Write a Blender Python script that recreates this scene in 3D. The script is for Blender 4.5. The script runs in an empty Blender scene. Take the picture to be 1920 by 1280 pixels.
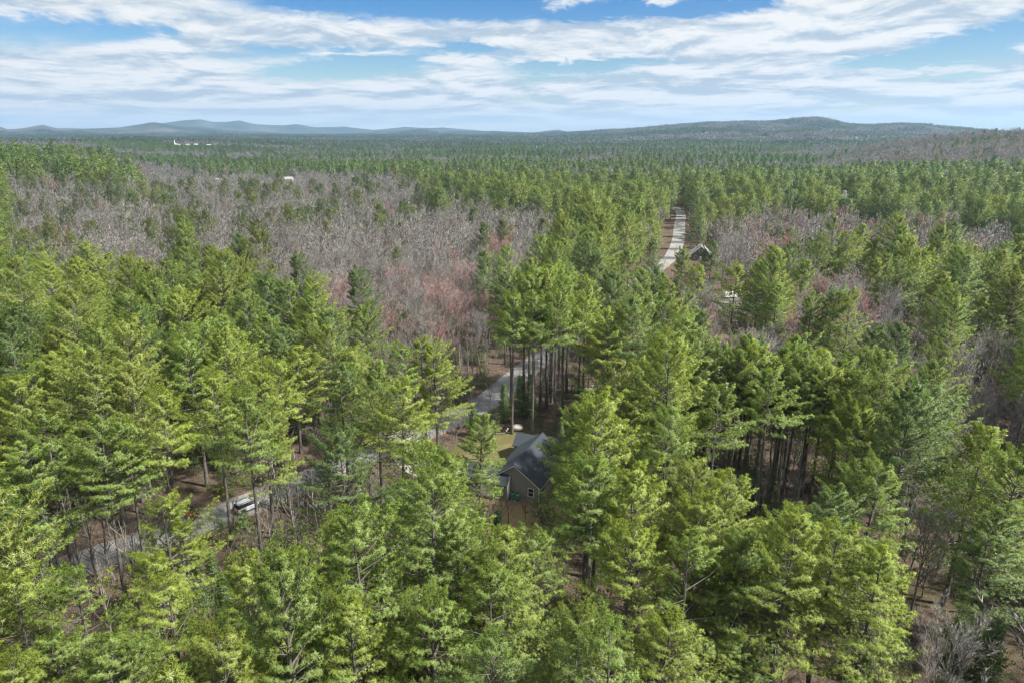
import bpy, math, random
import numpy as np
from mathutils import Vector, Matrix
rad = math.radians
SC = bpy.context.scene
COL = SC.collection
RNG = np.random.default_rng(11)
random.seed(5)

# ------------------------------------------------------------------ camera
FPX, CAMH = 1280.0, 58.0
PITCH = math.atan(390 / 1280)
cam_d = bpy.data.cameras.new("camera")
cam = bpy.data.objects.new("camera", cam_d)
COL.objects.link(cam)
cam.location = (0, 0, CAMH)
cam.rotation_euler = (math.pi / 2 - PITCH, 0, 0)
cam_d.sensor_width = 36
cam_d.lens = 24
cam_d.clip_start = 0.5
cam_d.clip_end = 60000
SC.camera = cam

# ------------------------------------------------------------------ light
SUN_EL, SUN_AZ = 50.0, 108.0          # azimuth clockwise from +Y (view direction)
SUN_STRENGTH, SKY_STRENGTH, EXPOSURE = 4.2, 0.061, 1.28
HAZE_DENSITY = 7.0e-5
sd = bpy.data.lights.new("sun", 'SUN')
sd.energy = SUN_STRENGTH
sd.angle = rad(3.0)
sd.color = (1.0, 0.95, 0.86)
sun = bpy.data.objects.new("sun", sd)
COL.objects.link(sun)
_sv = Vector((math.sin(rad(SUN_AZ)) * math.cos(rad(SUN_EL)), math.cos(rad(SUN_AZ)) * math.cos(rad(SUN_EL)), math.sin(rad(SUN_EL))))
sun.rotation_euler = _sv.to_track_quat('Z', 'Y').to_euler()
sun.location = (200, 0, 250)

SC.view_settings.view_transform = 'Standard'
SC.view_settings.look = 'None'
SC.view_settings.exposure = EXPOSURE
SC.view_settings.gamma = 1.0
SC.render.engine = 'CYCLES'
SC.cycles.max_bounces = 5
SC.cycles.diffuse_bounces = 2
SC.cycles.glossy_bounces = 2
SC.cycles.transmission_bounces = 4
SC.cycles.volume_bounces = 0
SC.cycles.transparent_max_bounces = 8
SC.cycles.use_denoising = True
SC.cycles.denoiser = 'OPENIMAGEDENOISE'
SC.cycles.denoising_input_passes = 'RGB_ALBEDO_NORMAL'
SC.cycles.denoising_prefilter = 'ACCURATE'
SC.cycles.use_adaptive_sampling = True
SC.cycles.adaptive_threshold = 0.02
SC.cycles.adaptive_min_samples = 24
SC.cycles.sample_clamp_indirect = 4.0
SC.render.film_transparent = False
SC.cycles.filter_width = 1.3


def ray(x, y):
    u = (x - 960) / FPX
    v = -(y - 640) / FPX
    return np.array((u, math.cos(PITCH) + v * math.sin(PITCH), -math.sin(PITCH) + v * math.cos(PITCH)))


def G(x, y, z=0.0):
    d = ray(x, y)
    t = (z - CAMH) / d[2]
    return np.array((d[0] * t, d[1] * t))


def PX(X, Y, Z):
    zc = Y * math.cos(PITCH) - (Z - CAMH) * math.sin(PITCH)
    v = Y * math.sin(PITCH) + (Z - CAMH) * math.cos(PITCH)
    zc = np.where(np.abs(zc) < 1e-3, 1e-3, zc)
    return 960 + FPX * X / zc, 640 - FPX * v / zc, zc


def az_el(x, y):
    d = ray(x, y)
    return math.atan2(d[0], d[1]), math.atan2(d[2], math.hypot(d[0], d[1]))


# ------------------------------------------------------------------ node helpers
class NT:
    def __init__(s, tree):
        s.t = tree
        s.n = tree.nodes
        s.l = tree.links

    def node(s, typ, **kw):
        n = s.n.new(typ)
        for k, v in kw.items():
            setattr(n, k, v)
        return n

    def put(s, sock, val):
        if isinstance(val, bpy.types.NodeSocket):
            s.l.new(val, sock)
        else:
            sock.default_value = val

    def math(s, op, a, b=0.0, c=None, clamp=False):
        n = s.node('ShaderNodeMath', operation=op, use_clamp=clamp)
        s.put(n.inputs[0], a)
        s.put(n.inputs[1], b)
        if c is not None:
            s.put(n.inputs[2], c)
        return n.outputs[0]

    def mix(s, f, a, b, blend='MIX'):
        n = s.node('ShaderNodeMix', data_type='RGBA', blend_type=blend)
        s.put(n.inputs[0], f)
        s.put(n.inputs[6], a if isinstance(a, bpy.types.NodeSocket) else (*a, 1) if len(a) == 3 else a)
        s.put(n.inputs[7], b if isinstance(b, bpy.types.NodeSocket) else (*b, 1) if len(b) == 3 else b)
        return n.outputs[2]

    def noise(s, vec, scale, detail=3, rough=0.55, dist=0.0):
        n = s.node('ShaderNodeTexNoise')
        if vec is not None:
            s.put(n.inputs['Vector'], vec)
        n.inputs['Scale'].default_value = scale
        n.inputs['Detail'].default_value = detail
        n.inputs['Roughness'].default_value = rough
        n.inputs['Distortion'].default_value = dist
        return n.outputs['Fac']

    def ramp(s, f, stops):
        n = s.node('ShaderNodeValToRGB')
        e = n.color_ramp.elements
        while len(e) < len(stops):
            e.new(0.5)
        for q, (p, c) in zip(e, stops):
            q.position = p
            q.color = (*c, 1) if len(c) == 3 else c
        s.put(n.inputs[0], f)
        return n.outputs[0]

    def smooth(s, x, a, b):
        n = s.node('ShaderNodeMapRange', interpolation_type='SMOOTHSTEP')
        s.put(n.inputs[0], x)
        n.inputs[1].default_value = a
        n.inputs[2].default_value = b
        return n.outputs[0]

    def combine(s, x, y, z):
        n = s.node('ShaderNodeCombineXYZ')
        s.put(n.inputs[0], x)
        s.put(n.inputs[1], y)
        s.put(n.inputs[2], z)
        return n.outputs[0]


# ------------------------------------------------------------------ sky
def build_world():
    w = bpy.data.worlds.new("World")
    SC.world = w
    w.use_nodes = True
    w.node_tree.nodes.clear()
    T = NT(w.node_tree)
    tc = T.node('ShaderNodeTexCoord')
    sep = T.node('ShaderNodeSeparateXYZ')
    T.l.new(tc.outputs['Generated'], sep.inputs[0])
    X, Y, Z = sep.outputs
    az = T.math('ARCTAN2', X, Y)
    el = T.math('ARCSINE', Z)
    elp = T.math('MAXIMUM', el, 0.0)
    # flattened cloud layer: bands tighten towards the horizon
    band = T.math('LOGARITHM', T.math('ADD', elp, 0.05), 2.718)
    cz = T.math('MULTIPLY', T.math('COSINE', az), 2.0)

    def layer(b):
        n1_ = T.noise(T.combine(T.math('MULTIPLY', az, 5.0), T.math('MULTIPLY', b, 3.2), cz), 1.0, 4, 0.55)
        n2_ = T.noise(T.combine(T.math('MULTIPLY', az, 8.5), T.math('MULTIPLY', b, 6.0), 3.0), 1.0, 6, 0.60, 0.5)
        n3_ = T.noise(T.combine(T.math('MULTIPLY', az, 26), T.math('MULTIPLY', b, 17.0), 7.0), 1.0, 6, 0.65, 0.8)
        return n1_, n2_, n3_
    wn, wn2, fine = layer(band)
    band2 = T.math('LOGARITHM', T.math('ADD', elp, 0.060), 2.718)
    vn, vn2, vfine = layer(band2)
    wx = T.math('ADD', az, T.math('MULTIPLY', T.math('SUBTRACT', wn2, 0.5), 0.22))
    wy = T.math('ADD', el, T.math('MULTIPLY', T.math('SUBTRACT', T.math('MULTIPLY_ADD', fine, 0.6, T.math('MULTIPLY', wn2, 0.4)), 0.5), 0.060))
    gaps = [(850, 8, 230, 26, 1.1), (600, 10, 140, 16, .6), (690, 118, 120, 20, 1.0), (560, 136, 90, 14, .7), (1060, 124, 105, 13, 1.1), (985, 150, 50, 8, .7), (880, 92, 80, 10, .8),
            (1190, 22, 150, 16, .75), (1370, 8, 70, 20, .9), (1720, 112, 130, 13, .95), (1820, 78, 110, 20, .8), (1900, 60, 60, 30, .6), (480, 95, 60, 12, .5),
            (60, 55, 170, 34, .55), (230, 60, 90, 22, .4), (1600, 208, 110, 10, .5), (1500, 60, 60, 6, .3), (1760, 148, 70, 7, .5), (380, 110, 60, 12, .35),
            (980, 190, 80, 8, .4), (1100, 205, 130, 8, .35)]
    gsum = None
    for (px, py, sx, sy, amp) in gaps:
        a, e = az_el(px, py)
        sa = abs(az_el(px + sx, py)[0] - a)
        se = max(1e-3, abs(az_el(px, py + sy)[1] - e))
        dx = T.math('DIVIDE', T.math('SUBTRACT', wx, a), sa)
        dy = T.math('DIVIDE', T.math('SUBTRACT', wy, e), se)
        r2 = T.math('ADD', T.math('MULTIPLY', dx, dx), T.math('MULTIPLY', dy, dy))
        g = T.math('MULTIPLY', T.math('POWER', 2.718, T.math('MULTIPLY', r2, -0.8)), amp)
        gsum = g if gsum is None else T.math('ADD', gsum, g)
    # cloud cover
    base = T.math('ADD', T.math('MULTIPLY', wn, 0.60), T.math('ADD', T.math('MULTIPLY', wn2, 0.75), T.math('MULTIPLY', fine, 0.32)))
    cover = T.math('SUBTRACT', T.math('ADD', base, 0.07), T.math('MULTIPLY', gsum, 0.88))
    low = T.math('MULTIPLY', T.smooth(el, 0.055, 0.0), 0.25)
    mask = T.smooth(T.math('ADD', cover, low), 0.33, 0.84)
    rim = T.math('ADD', T.math('MULTIPLY', T.math('SUBTRACT', wn2, vn2), 3.0), T.math('MULTIPLY', T.math('SUBTRACT', fine, vfine), 0.7))
    shade = T.math('ADD', T.math('ADD', T.math('MULTIPLY', wn, 0.55), T.math('MULTIPLY', wn2, 0.55)), T.math('MULTIPLY', rim, 0.55))
    cloud = T.ramp(shade, [(0.34, (0.50, 0.60, 0.70)), (0.52, (0.73, 0.79, 0.84)), (0.72, (0.95, 0.955, 0.95))])
    hz = T.smooth(el, 0.055, 0.0)
    cloud = T.mix(T.math('MULTIPLY', hz, 0.65), cloud, (0.86, 0.90, 0.91))
    sky = T.node('ShaderNodeTexSky', sky_type='NISHITA', sun_disc=False)
    sky.sun_elevation = rad(SUN_EL)
    sky.sun_rotation = rad(SUN_AZ)
    sky.air_density = 1.0
    sky.dust_density = 0.3
    sky.ozone_density = 2.0
    hs = T.node('ShaderNodeHueSaturation')
    T.l.new(sky.outputs[0], hs.inputs['Color'])
    hs.inputs['Hue'].default_value = 0.515
    hs.inputs['Saturation'].default_value = 1.65
    hs.inputs['Value'].default_value = 0.8
    b1 = T.node('ShaderNodeBackground')
    T.l.new(hs.outputs[0], b1.inputs[0])
    b1.inputs[1].default_value = SKY_STRENGTH
    b2 = T.node('ShaderNodeBackground')
    T.l.new(cloud, b2.inputs[0])
    b2.inputs[1].default_value = 0.415
    mx = T.node('ShaderNodeMixShader')
    T.l.new(mask, mx.inputs[0])
    T.l.new(b1.outputs[0], mx.inputs[1])
    T.l.new(b2.outputs[0], mx.inputs[2])
    out = T.node('ShaderNodeOutputWorld')
    T.l.new(mx.outputs[0], out.inputs[0])
    w.cycles.sampling_method = 'MANUAL'
    w.cycles.sample_map_resolution = 512


build_world()


# ------------------------------------------------------------------ materials
def new_mat(name):
    m = bpy.data.materials.new(name)
    m.use_nodes = True
    m.node_tree.nodes.clear()
    T = NT(m.node_tree)
    out = T.node('ShaderNodeOutputMaterial')
    return m, T, out


def simple(name, col, rough=0.6, metal=0.0, var=0.12, scale=3.0, spec=0.4):
    m, T, out = new_mat(name)
    b = T.node('ShaderNodeBsdfPrincipled')
    tc = T.node('ShaderNodeTexCoord')
    n = T.noise(tc.outputs['Object'], scale, 5, 0.6)
    c = T.mix(n, tuple(v * (1 - var) for v in col), tuple(min(1, v * (1 + var)) for v in col))
    T.l.new(c, b.inputs['Base Color'])
    b.inputs['Roughness'].default_value = rough
    b.inputs['Metallic'].default_value = metal
    b.inputs['Specular IOR Level'].default_value = spec
    T.l.new(b.outputs[0], out.inputs[0])
    return m


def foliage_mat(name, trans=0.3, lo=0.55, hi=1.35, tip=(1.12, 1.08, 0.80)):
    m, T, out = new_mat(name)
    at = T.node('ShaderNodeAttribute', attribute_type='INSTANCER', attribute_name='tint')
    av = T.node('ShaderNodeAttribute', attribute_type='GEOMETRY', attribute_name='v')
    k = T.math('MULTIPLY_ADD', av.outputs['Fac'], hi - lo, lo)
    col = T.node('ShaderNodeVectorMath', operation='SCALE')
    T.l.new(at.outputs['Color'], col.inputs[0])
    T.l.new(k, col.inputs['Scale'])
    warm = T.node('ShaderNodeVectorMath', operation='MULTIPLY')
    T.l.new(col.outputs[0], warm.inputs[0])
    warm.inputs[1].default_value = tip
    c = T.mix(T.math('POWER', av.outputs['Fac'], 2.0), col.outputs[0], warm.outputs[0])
    d = T.node('ShaderNodeBsdfDiffuse')
    T.l.new(c, d.inputs[0])
    tr = T.node('ShaderNodeBsdfTranslucent')
    T.l.new(c, tr.inputs[0])
    mx = T.node('ShaderNodeMixShader')
    mx.inputs[0].default_value = trans
    T.l.new(d.outputs[0], mx.inputs[1])
    T.l.new(tr.outputs[0], mx.inputs[2])
    gl = T.node('ShaderNodeBsdfGlossy')
    gl.inputs['Roughness'].default_value = 0.45
    gl.inputs[0].default_value = (0.9, 0.95, 0.85, 1)
    m2 = T.node('ShaderNodeMixShader')
    m2.inputs[0].default_value = 0.03
    T.l.new(mx.outputs[0], m2.inputs[1])
    T.l.new(gl.outputs[0], m2.inputs[2])
    T.l.new(m2.outputs[0], out.inputs[0])
    return m


def bark_mat(name, c1, c2, scale=4.0):
    m, T, out = new_mat(name)
    tc = T.node('ShaderNodeTexCoord')
    mp = T.node('ShaderNodeMapping')
    mp.inputs['Scale'].default_value = (1, 1, 0.25)
    T.l.new(tc.outputs['Object'], mp.inputs[0])
    n = T.noise(mp.outputs[0], scale, 6, 0.65)
    c = T.ramp(n, [(0.3, c1), (0.7, c2)])
    d = T.node('ShaderNodeBsdfDiffuse')
    T.l.new(c, d.inputs[0])
    T.l.new(d.outputs[0], out.inputs[0])
    return m


M = {}
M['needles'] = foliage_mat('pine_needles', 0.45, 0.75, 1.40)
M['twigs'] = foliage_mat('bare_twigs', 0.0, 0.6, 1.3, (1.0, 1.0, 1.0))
M['pine_bark'] = bark_mat('pine_bark', (0.068, 0.060, 0.054), (0.19, 0.172, 0.157))
M['grey_bark'] = bark_mat('grey_bark', (0.11, 0.102, 0.095), (0.24, 0.225, 0.212))
M['pale_wood'] = bark_mat('pale_wood', (0.16, 0.148, 0.135), (0.34, 0.32, 0.295))
M['branch_bark'] = bark_mat('branch_bark', (0.12, 0.108, 0.10), (0.235, 0.215, 0.20))
M['dead_branch'] = bark_mat('dead_branch', (0.13, 0.12, 0.11), (0.30, 0.28, 0.26))


def ground_mat():
    m, T, out = new_mat('leaf_litter')
    geo = T.node('ShaderNodeNewGeometry')
    P = geo.outputs['Position']
    a = T.noise(P, 0.06, 4, 0.6)
    b = T.noise(P, 0.9, 6, 0.7)
    d = T.noise(P, 6.0, 4, 0.7)
    c1 = T.ramp(b, [(0.28, (0.045, 0.038, 0.032)), (0.45, (0.105, 0.083, 0.067)), (0.58, (0.150, 0.120, 0.097)), (0.75, (0.225, 0.192, 0.16))])
    c2 = T.ramp(d, [(0.3, (0.45, 0.4, 0.38)), (0.7, (1.35, 1.3, 1.25))])
    c = T.mix(1.0, c1, c2, 'MULTIPLY')
    g = T.smooth(a, 0.52, 0.68)
    c = T.mix(T.math('MULTIPLY', g, 0.45), c, (0.085, 0.085, 0.035))
    bs = T.node('ShaderNodeBsdfDiffuse')
    T.l.new(c, bs.inputs[0])
    bp = T.node('ShaderNodeBump')
    bp.inputs['Strength'].default_value = 0.9
    bp.inputs['Distance'].default_value = 0.25
    T.l.new(d, bp.inputs['Height'])
    T.l.new(bp.outputs[0], bs.inputs['Normal'])
    T.l.new(bs.outputs[0], out.inputs[0])
    return m


def far_forest_mat():
    m, T, out = new_mat('far_forest_cover')
    geo = T.node('ShaderNodeNewGeometry')
    P = geo.outputs['Position']
    a = T.noise(P, 0.0022, 5, 0.6)
    b = T.noise(P, 0.022, 6, 0.75)
    c = T.ramp(a, [(0.40, (0.022, 0.036, 0.020)), (0.52, (0.042, 0.052, 0.036)), (0.64, (0.095, 0.088, 0.08))])
    c2 = T.ramp(b, [(0.3, (0.35, 0.38, 0.4)), (0.7, (1.6, 1.55, 1.5))])
    c = T.mix(1.0, c, c2, 'MULTIPLY')
    bs = T.node('ShaderNodeBsdfDiffuse')
    T.l.new(c, bs.inputs[0])
    T.l.new(bs.outputs[0], out.inputs[0])
    return m


def asphalt_mat():
    m, T, out = new_mat('worn_asphalt')
    geo = T.node('ShaderNodeNewGeometry')
    P = geo.outputs['Position']
    a = T.noise(P, 0.35, 5, 0.65)
    b = T.noise(P, 12, 4, 0.7)
    c = T.ramp(a, [(0.34, (0.105, 0.105, 0.108)), (0.46, (0.17, 0.168, 0.168)), (0.58, (0.195, 0.192, 0.19)), (0.72, (0.26, 0.252, 0.243))])
    c = T.mix(1.0, c, T.ramp(b, [(0.3, (0.8, 0.8, 0.8)), (0.7, (1.2, 1.2, 1.2))]), 'MULTIPLY')
    vo = T.node('ShaderNodeTexVoronoi', feature='DISTANCE_TO_EDGE')
    T.l.new(P, vo.inputs['Vector'])
    vo.inputs['Scale'].default_value = 0.22
    cr = T.smooth(vo.outputs['Distance'], 0.0, 0.012)
    c = T.mix(cr, (0.06, 0.06, 0.06), c)
    bs = T.node('ShaderNodeBsdfPrincipled')
    T.l.new(c, bs.inputs['Base Color'])
    bs.inputs['Roughness'].default_value = 0.75
    T.l.new(bs.outputs[0], out.inputs[0])
    return m


def patchy_mat(name, stops, s1=0.5, s2=9.0):
    m, T, out = new_mat(name)
    geo = T.node('ShaderNodeNewGeometry')
    P = geo.outputs['Position']
    a = T.noise(P, s1, 5, 0.65)
    b = T.noise(P, s2, 4, 0.7)
    c = T.ramp(a, stops)
    c = T.mix(1.0, c, T.ramp(b, [(0.3, (0.6, 0.6, 0.6)), (0.7, (1.35, 1.35, 1.35))]), 'MULTIPLY')
    bs = T.node('ShaderNodeBsdfDiffuse')
    T.l.new(c, bs.inputs[0])
    T.l.new(bs.outputs[0], out.inputs[0])
    return m


M['ground'] = ground_mat()
M['far'] = far_forest_mat()
M['asphalt'] = asphalt_mat()
M['glare_asphalt'] = patchy_mat('painted_glare_asphalt', [(0.3, (0.20, 0.195, 0.185)), (0.55, (0.27, 0.265, 0.255)), (0.75, (0.33, 0.32, 0.31))], 0.25, 5)  # paler asphalt for the far stretch, sun glare painted into its colour
M['lawn'] = patchy_mat('spring_lawn', [(0.3, (0.125, 0.10, 0.055)), (0.5, (0.115, 0.112, 0.045)), (0.7, (0.165, 0.14, 0.08))], 0.35, 6)
M['yard'] = patchy_mat('dry_yard', [(0.3, (0.20, 0.13, 0.08)), (0.5, (0.27, 0.19, 0.11)), (0.7, (0.19, 0.17, 0.07))], 0.4, 7)
M['gravel'] = patchy_mat('pale_gravel', [(0.3, (0.22, 0.20, 0.18)), (0.55, (0.34, 0.32, 0.29)), (0.75, (0.42, 0.40, 0.36))], 0.5, 8)
M['dull_gravel'] = patchy_mat('dull_gravel', [(0.3, (0.10, 0.092, 0.082)), (0.55, (0.16, 0.15, 0.138)), (0.75, (0.23, 0.22, 0.205))], 0.6, 6)
M['shoulder'] = patchy_mat('sandy_shoulder', [(0.35, (0.12, 0.08, 0.055)), (0.5, (0.19, 0.14, 0.10)), (0.68, (0.27, 0.23, 0.18))], 0.7, 8)


# ------------------------------------------------------------------ mesh helpers
def mk_mesh(name, V, F, mats, midx=None, v=None, N=None, smooth=False):
    V = np.asarray(V, dtype=np.float32)
    F = np.asarray(F, dtype=np.int32)
    me = bpy.data.meshes.new(name)
    nf, k = F.shape
    me.vertices.add(len(V))
    me.vertices.foreach_set('co', V.ravel())
    me.loops.add(nf * k)
    me.loops.foreach_set('vertex_index', F.ravel())
    me.polygons.add(nf)
    me.polygons.foreach_set('loop_start', np.arange(0, nf * k, k, dtype=np.int32))
    for m in mats:
        me.materials.append(m)
    if midx is not None:
        me.polygons.foreach_set('material_index', np.asarray(midx, dtype=np.int32))
    if smooth or N is not None:
        me.polygons.foreach_set('use_smooth', np.ones(nf, dtype=bool))
    else:
        me.polygons.foreach_set('use_smooth', np.zeros(nf, dtype=bool))
    if v is not None:
        a = me.attributes.new('v', 'FLOAT', 'POINT')
        a.data.foreach_set('value', np.asarray(v, dtype=np.float32))
    me.update(calc_edges=True)
    if N is not None:
        me.normals_split_custom_set_from_vertices(np.asarray(N, dtype=np.float32).tolist())
    return me


def nrm(a):
    return a / np.maximum(1e-9, np.linalg.norm(a, axis=-1, keepdims=True))


def tubes(P, R, sides=5):
    """P (n,k,3) polylines, R (n,k) radii -> verts, tris, normals"""
    P = np.asarray(P, float)
    R = np.asarray(R, float)
    n, k, _ = P.shape
    d = nrm(P[:, -1] - P[:, 0])
    ref = np.where(np.abs(d[:, 2:3]) > 0.85, np.array([[1.0, 0, 0]]), np.array([[0, 0, 1.0]]))
    a = nrm(np.cross(d, ref))
    b = np.cross(d, a)
    th = np.arange(sides) * 2 * math.pi / sides
    off = a[:, None, None, :] * np.cos(th)[None, None, :, None] + b[:, None, None, :] * np.sin(th)[None, None, :, None]
    off = np.broadcast_to(off, (n, k, sides, 3))
    V = P[:, :, None, :] + off * R[:, :, None, None]
    idx = np.arange(n * k * sides).reshape(n, k, sides)
    i0 = idx[:, :-1, :]
    i1 = idx[:, 1:, :]
    j0 = np.roll(i0, -1, axis=2)
    j1 = np.roll(i1, -1, axis=2)
    F = np.concatenate([np.stack([i0, j1, i1], -1).reshape(-1, 3), np.stack([i0, j0, j1], -1).reshape(-1, 3)])
    return V.reshape(-1, 3), F, off.reshape(-1, 3)


class Soup:
    def __init__(s):
        s.V, s.F, s.N, s.v, s.m, s.n = [], [], [], [], [], 0

    def add(s, V, F, N, v, m):
        s.V.append(V)
        s.F.append(F + s.n)
        s.N.append(N)
        s.v.append(np.broadcast_to(np.asarray(v, float), (len(V),)))
        s.m.append(np.full(len(F), m))
        s.n += len(V)

    def mesh(s, name, mats, normals=True):
        return mk_mesh(name, np.concatenate(s.V), np.concatenate(s.F), mats, np.concatenate(s.m), np.concatenate(s.v),
                       np.concatenate(s.N) if normals else None)


def blades(C, D, L, W, Nd, rng):
    """single-triangle needle sprays. C centre, D direction, L length, W width, Nd wanted shading normal"""
    n = len(C)
    r = rng.normal(size=(n, 3))
    w = nrm(np.cross(D, r)) * (W[:, None] * 0.5)
    p0 = C - w
    p1 = C + w
    p2 = C + D * L[:, None]
    gn = np.cross(p1 - p0, p2 - p0)
    flip = (gn * Nd).sum(1) < 0
    q0 = np.where(flip[:, None], p1, p0)
    q1 = np.where(flip[:, None], p0, p1)
    V = np.stack([q0, q1, p2], 1).reshape(-1, 3)
    F = np.arange(n * 3).reshape(n, 3)
    gn = nrm(np.where(flip[:, None], -gn, gn))
    N = nrm(Nd * 0.75 + gn * 0.45)
    return V, F, np.repeat(N, 3, axis=0)


# ------------------------------------------------------------------ evergreen generator
def evergreen(rng, h, cb, R, dz, nper, ntw, ntuft, nbl, bl, bw, kind='pine', sides=7, dead=26, limbs=True, miss=0.10):
    """returns wood Soup, leaf Soup"""
    wood, leaf = Soup(), Soup()
    k = 9
    zs = np.linspace(0, 1, k)
    wob = np.cumsum(rng.normal(0, 0.05, (k, 2)), axis=0) * (h / 25)
    wob[0] = 0
    lean = rng.normal(0, 0.020, 2) * h
    tp = np.stack([wob[:, 0] + lean[0] * zs ** 1.5, wob[:, 1] + lean[1] * zs ** 1.5, zs * h], 1)
    r0 = 0.0115 * h
    tr = r0 * (1 - zs) ** 0.85 + 0.025
    tr[0] *= 1.35
    tp[0, 2] = -0.5
    V, F, N = tubes(tp[None], tr[None], sides)
    wood.add(V, F, N, 0.5, 0)

    def trunk_at(z):
        t = np.clip(z / h, 0, 1)
        return np.array([np.interp(t, zs, tp[:, 0]), np.interp(t, zs, tp[:, 1]), z])

    # dead snags under the crown
    if dead:
        zz = rng.uniform(0.12, cb + 0.12, dead) * h
        aa = rng.uniform(0, 2 * math.pi, dead)
        ll = rng.uniform(0.5, 2.6, dead) * (0.5 + zz / (cb * h + 0.1)) * 0.8
        b0 = np.array([trunk_at(z) for z in zz])
        dirs = np.stack([np.cos(aa), np.sin(aa), rng.uniform(-0.25, 0.35, dead)], 1)
        mid = b0 + dirs * ll[:, None] * 0.5 + rng.normal(0, 0.06, (dead, 3))
        end = b0 + dirs * ll[:, None] + np.array([0, 0, 1]) * rng.uniform(-0.3, 0.3, dead)[:, None]
        V, F, N = tubes(np.stack([b0, mid, end], 1), np.stack([np.full(dead, 0.035), np.full(dead, 0.022), np.full(dead, 0.008)], 1), 3)
        wood.add(V, F, N, 0.5, 1)
    a0 = rng.uniform(0, 6.28)
    asym = rng.uniform(0.05, 0.38)
    expo = rng.uniform(0.42, 0.58)
    z = cb * h
    lim_p, lim_r = [], []
    ph = rng.uniform(0, 6.28)
    top = 0.985 * h
    up = np.array([0, 0, 1.0])
    while z < top:
        t = (z - cb * h) / (h - cb * h)
        wf = rng.uniform(0.70, 1.16)
        n = max(3, int(round(nper * (1 - 0.35 * t) + rng.uniform(-0.8, 0.8))))
        ph += rng.uniform(0.4, 1.2)
        for q in range(n):
            if kind == 'pine' and rng.random() < (miss if t > 0.12 else 0.35):
                continue
            az = ph + q * 2 * math.pi / n + rng.normal(0, 0.22)
            if kind == 'pine':
                prof = (1 - t) ** expo * (0.74 + 0.26 * min(1, t / 0.25)) + 0.03
                e = rad(4 + 48 * t ** 1.4 + rng.normal(0, 6))
                upturn, sag = 0.16, 0.10
            elif kind == 'round':
                prof = math.sqrt(max(0, 1 - (t * 1.0) ** 2.2)) * (0.6 + 0.4 * min(1, t / 0.3)) + 0.04
                e = rad(14 + 55 * t ** 1.2 + rng.normal(0, 8))
                upturn, sag = 0.12, 0.05
            else:
                prof = (1 - t) ** 0.95 + 0.03
                e = rad(-12 + 45 * t ** 1.5 + rng.normal(0, 4))
                upturn, sag = 0.10, 0.12
            L = R * prof * wf * rng.uniform(0.78, 1.16) * (1 + asym * math.cos(az - a0))
            L = max(L, 0.35)
            zz = z + rng.normal(0, 0.16)
            dh = np.array([math.cos(az), math.sin(az), 0])
            sd_ = np.array([-math.sin(az), math.cos(az), 0])
            b0 = trunk_at(min(zz, h))

            def path(s):
                s = np.asarray(s)[:, None]
                return b0 + dh * (L * math.cos(e) * s) + up * (L * math.sin(e) * s + upturn * L * s ** 2 - sag * L * s * (1 - s) * 2)
            if limbs:
                lim_p.append(path([0, 0.5, 1.0]))
                lim_r.append([0.02 + 0.012 * L, 0.014 + 0.006 * L, 0.01])
            # twigs
            m = max(3, int(round(ntw * (0.45 + 0.55 * L / R))))
            s0 = 0.26 if kind != 'spruce' else 0.12
            s = np.clip(np.linspace(s0, 1.0, m) + rng.normal(0, 0.03, m), s0 * 0.8, 1.02)
            sg = np.where(np.arange(m) % 2 == 0, 1, -1)
            ang = rng.uniform(0.55, 1.05, m) * sg
            ang[-1] = 0
            tl = (0.36 + 0.36 * L * (1 - s)) * rng.uniform(0.7, 1.25, m)
            td = dh[None] * np.cos(ang)[:, None] + sd_[None] * np.sin(ang)[:, None] + up * (math.tan(e) * 0.7 + rng.uniform(-0.05, 0.4, m))[:, None]
            td = nrm(td)
            p = path(s)
            fr = (np.arange(ntuft) + 1) / ntuft
            C = (p[:, None, :] + td[:, None, :] * (tl[:, None] * fr[None])[:, :, None]).reshape(-1, 3)
            TD = np.repeat(td, ntuft, axis=0)
            sv = np.repeat(s, ntuft)
            C = C + rng.normal(0, 0.05, C.shape)
            nt = len(C)
            axis = nrm(TD + up * (0.55 if kind != 'spruce' else 0.15))
            tv = rng.uniform(0, 1, nt)
            Cb = np.repeat(C, nbl, axis=0)
            Ab = np.repeat(axis, nbl, axis=0)
            r = nrm(rng.normal(size=(nt * nbl, 3)))
            D = nrm(Ab * rng.uniform(0.2, 0.9, (nt * nbl, 1)) + r * (0.88 if kind != 'spruce' else 0.6))
            Lb = bl * rng.uniform(0.65, 1.25, nt * nbl)
            Wb = bw * rng.uniform(0.7, 1.3, nt * nbl)
            outw = nrm(dh * 0.55 + up * 0.75)
            Nd = nrm(Ab * 0.6 + outw[None] * 0.7 + D * 0.35)
            V, F, N = blades(Cb + D * 0.02, D, Lb, Wb, Nd, rng)
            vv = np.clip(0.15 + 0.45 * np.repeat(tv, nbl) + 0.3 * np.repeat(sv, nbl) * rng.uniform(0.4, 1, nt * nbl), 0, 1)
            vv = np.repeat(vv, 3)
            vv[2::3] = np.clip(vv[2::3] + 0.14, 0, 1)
            leaf.add(V, F, N, vv, 0)
        z += dz * rng.uniform(0.8, 1.2) * (1 - 0.35 * t)
    if lim_p:
        V, F, N = tubes(np.array(lim_p), np.array(lim_r), 3)
        wood.add(V, F, N, 0.5, 0)
    return wood, leaf


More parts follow.
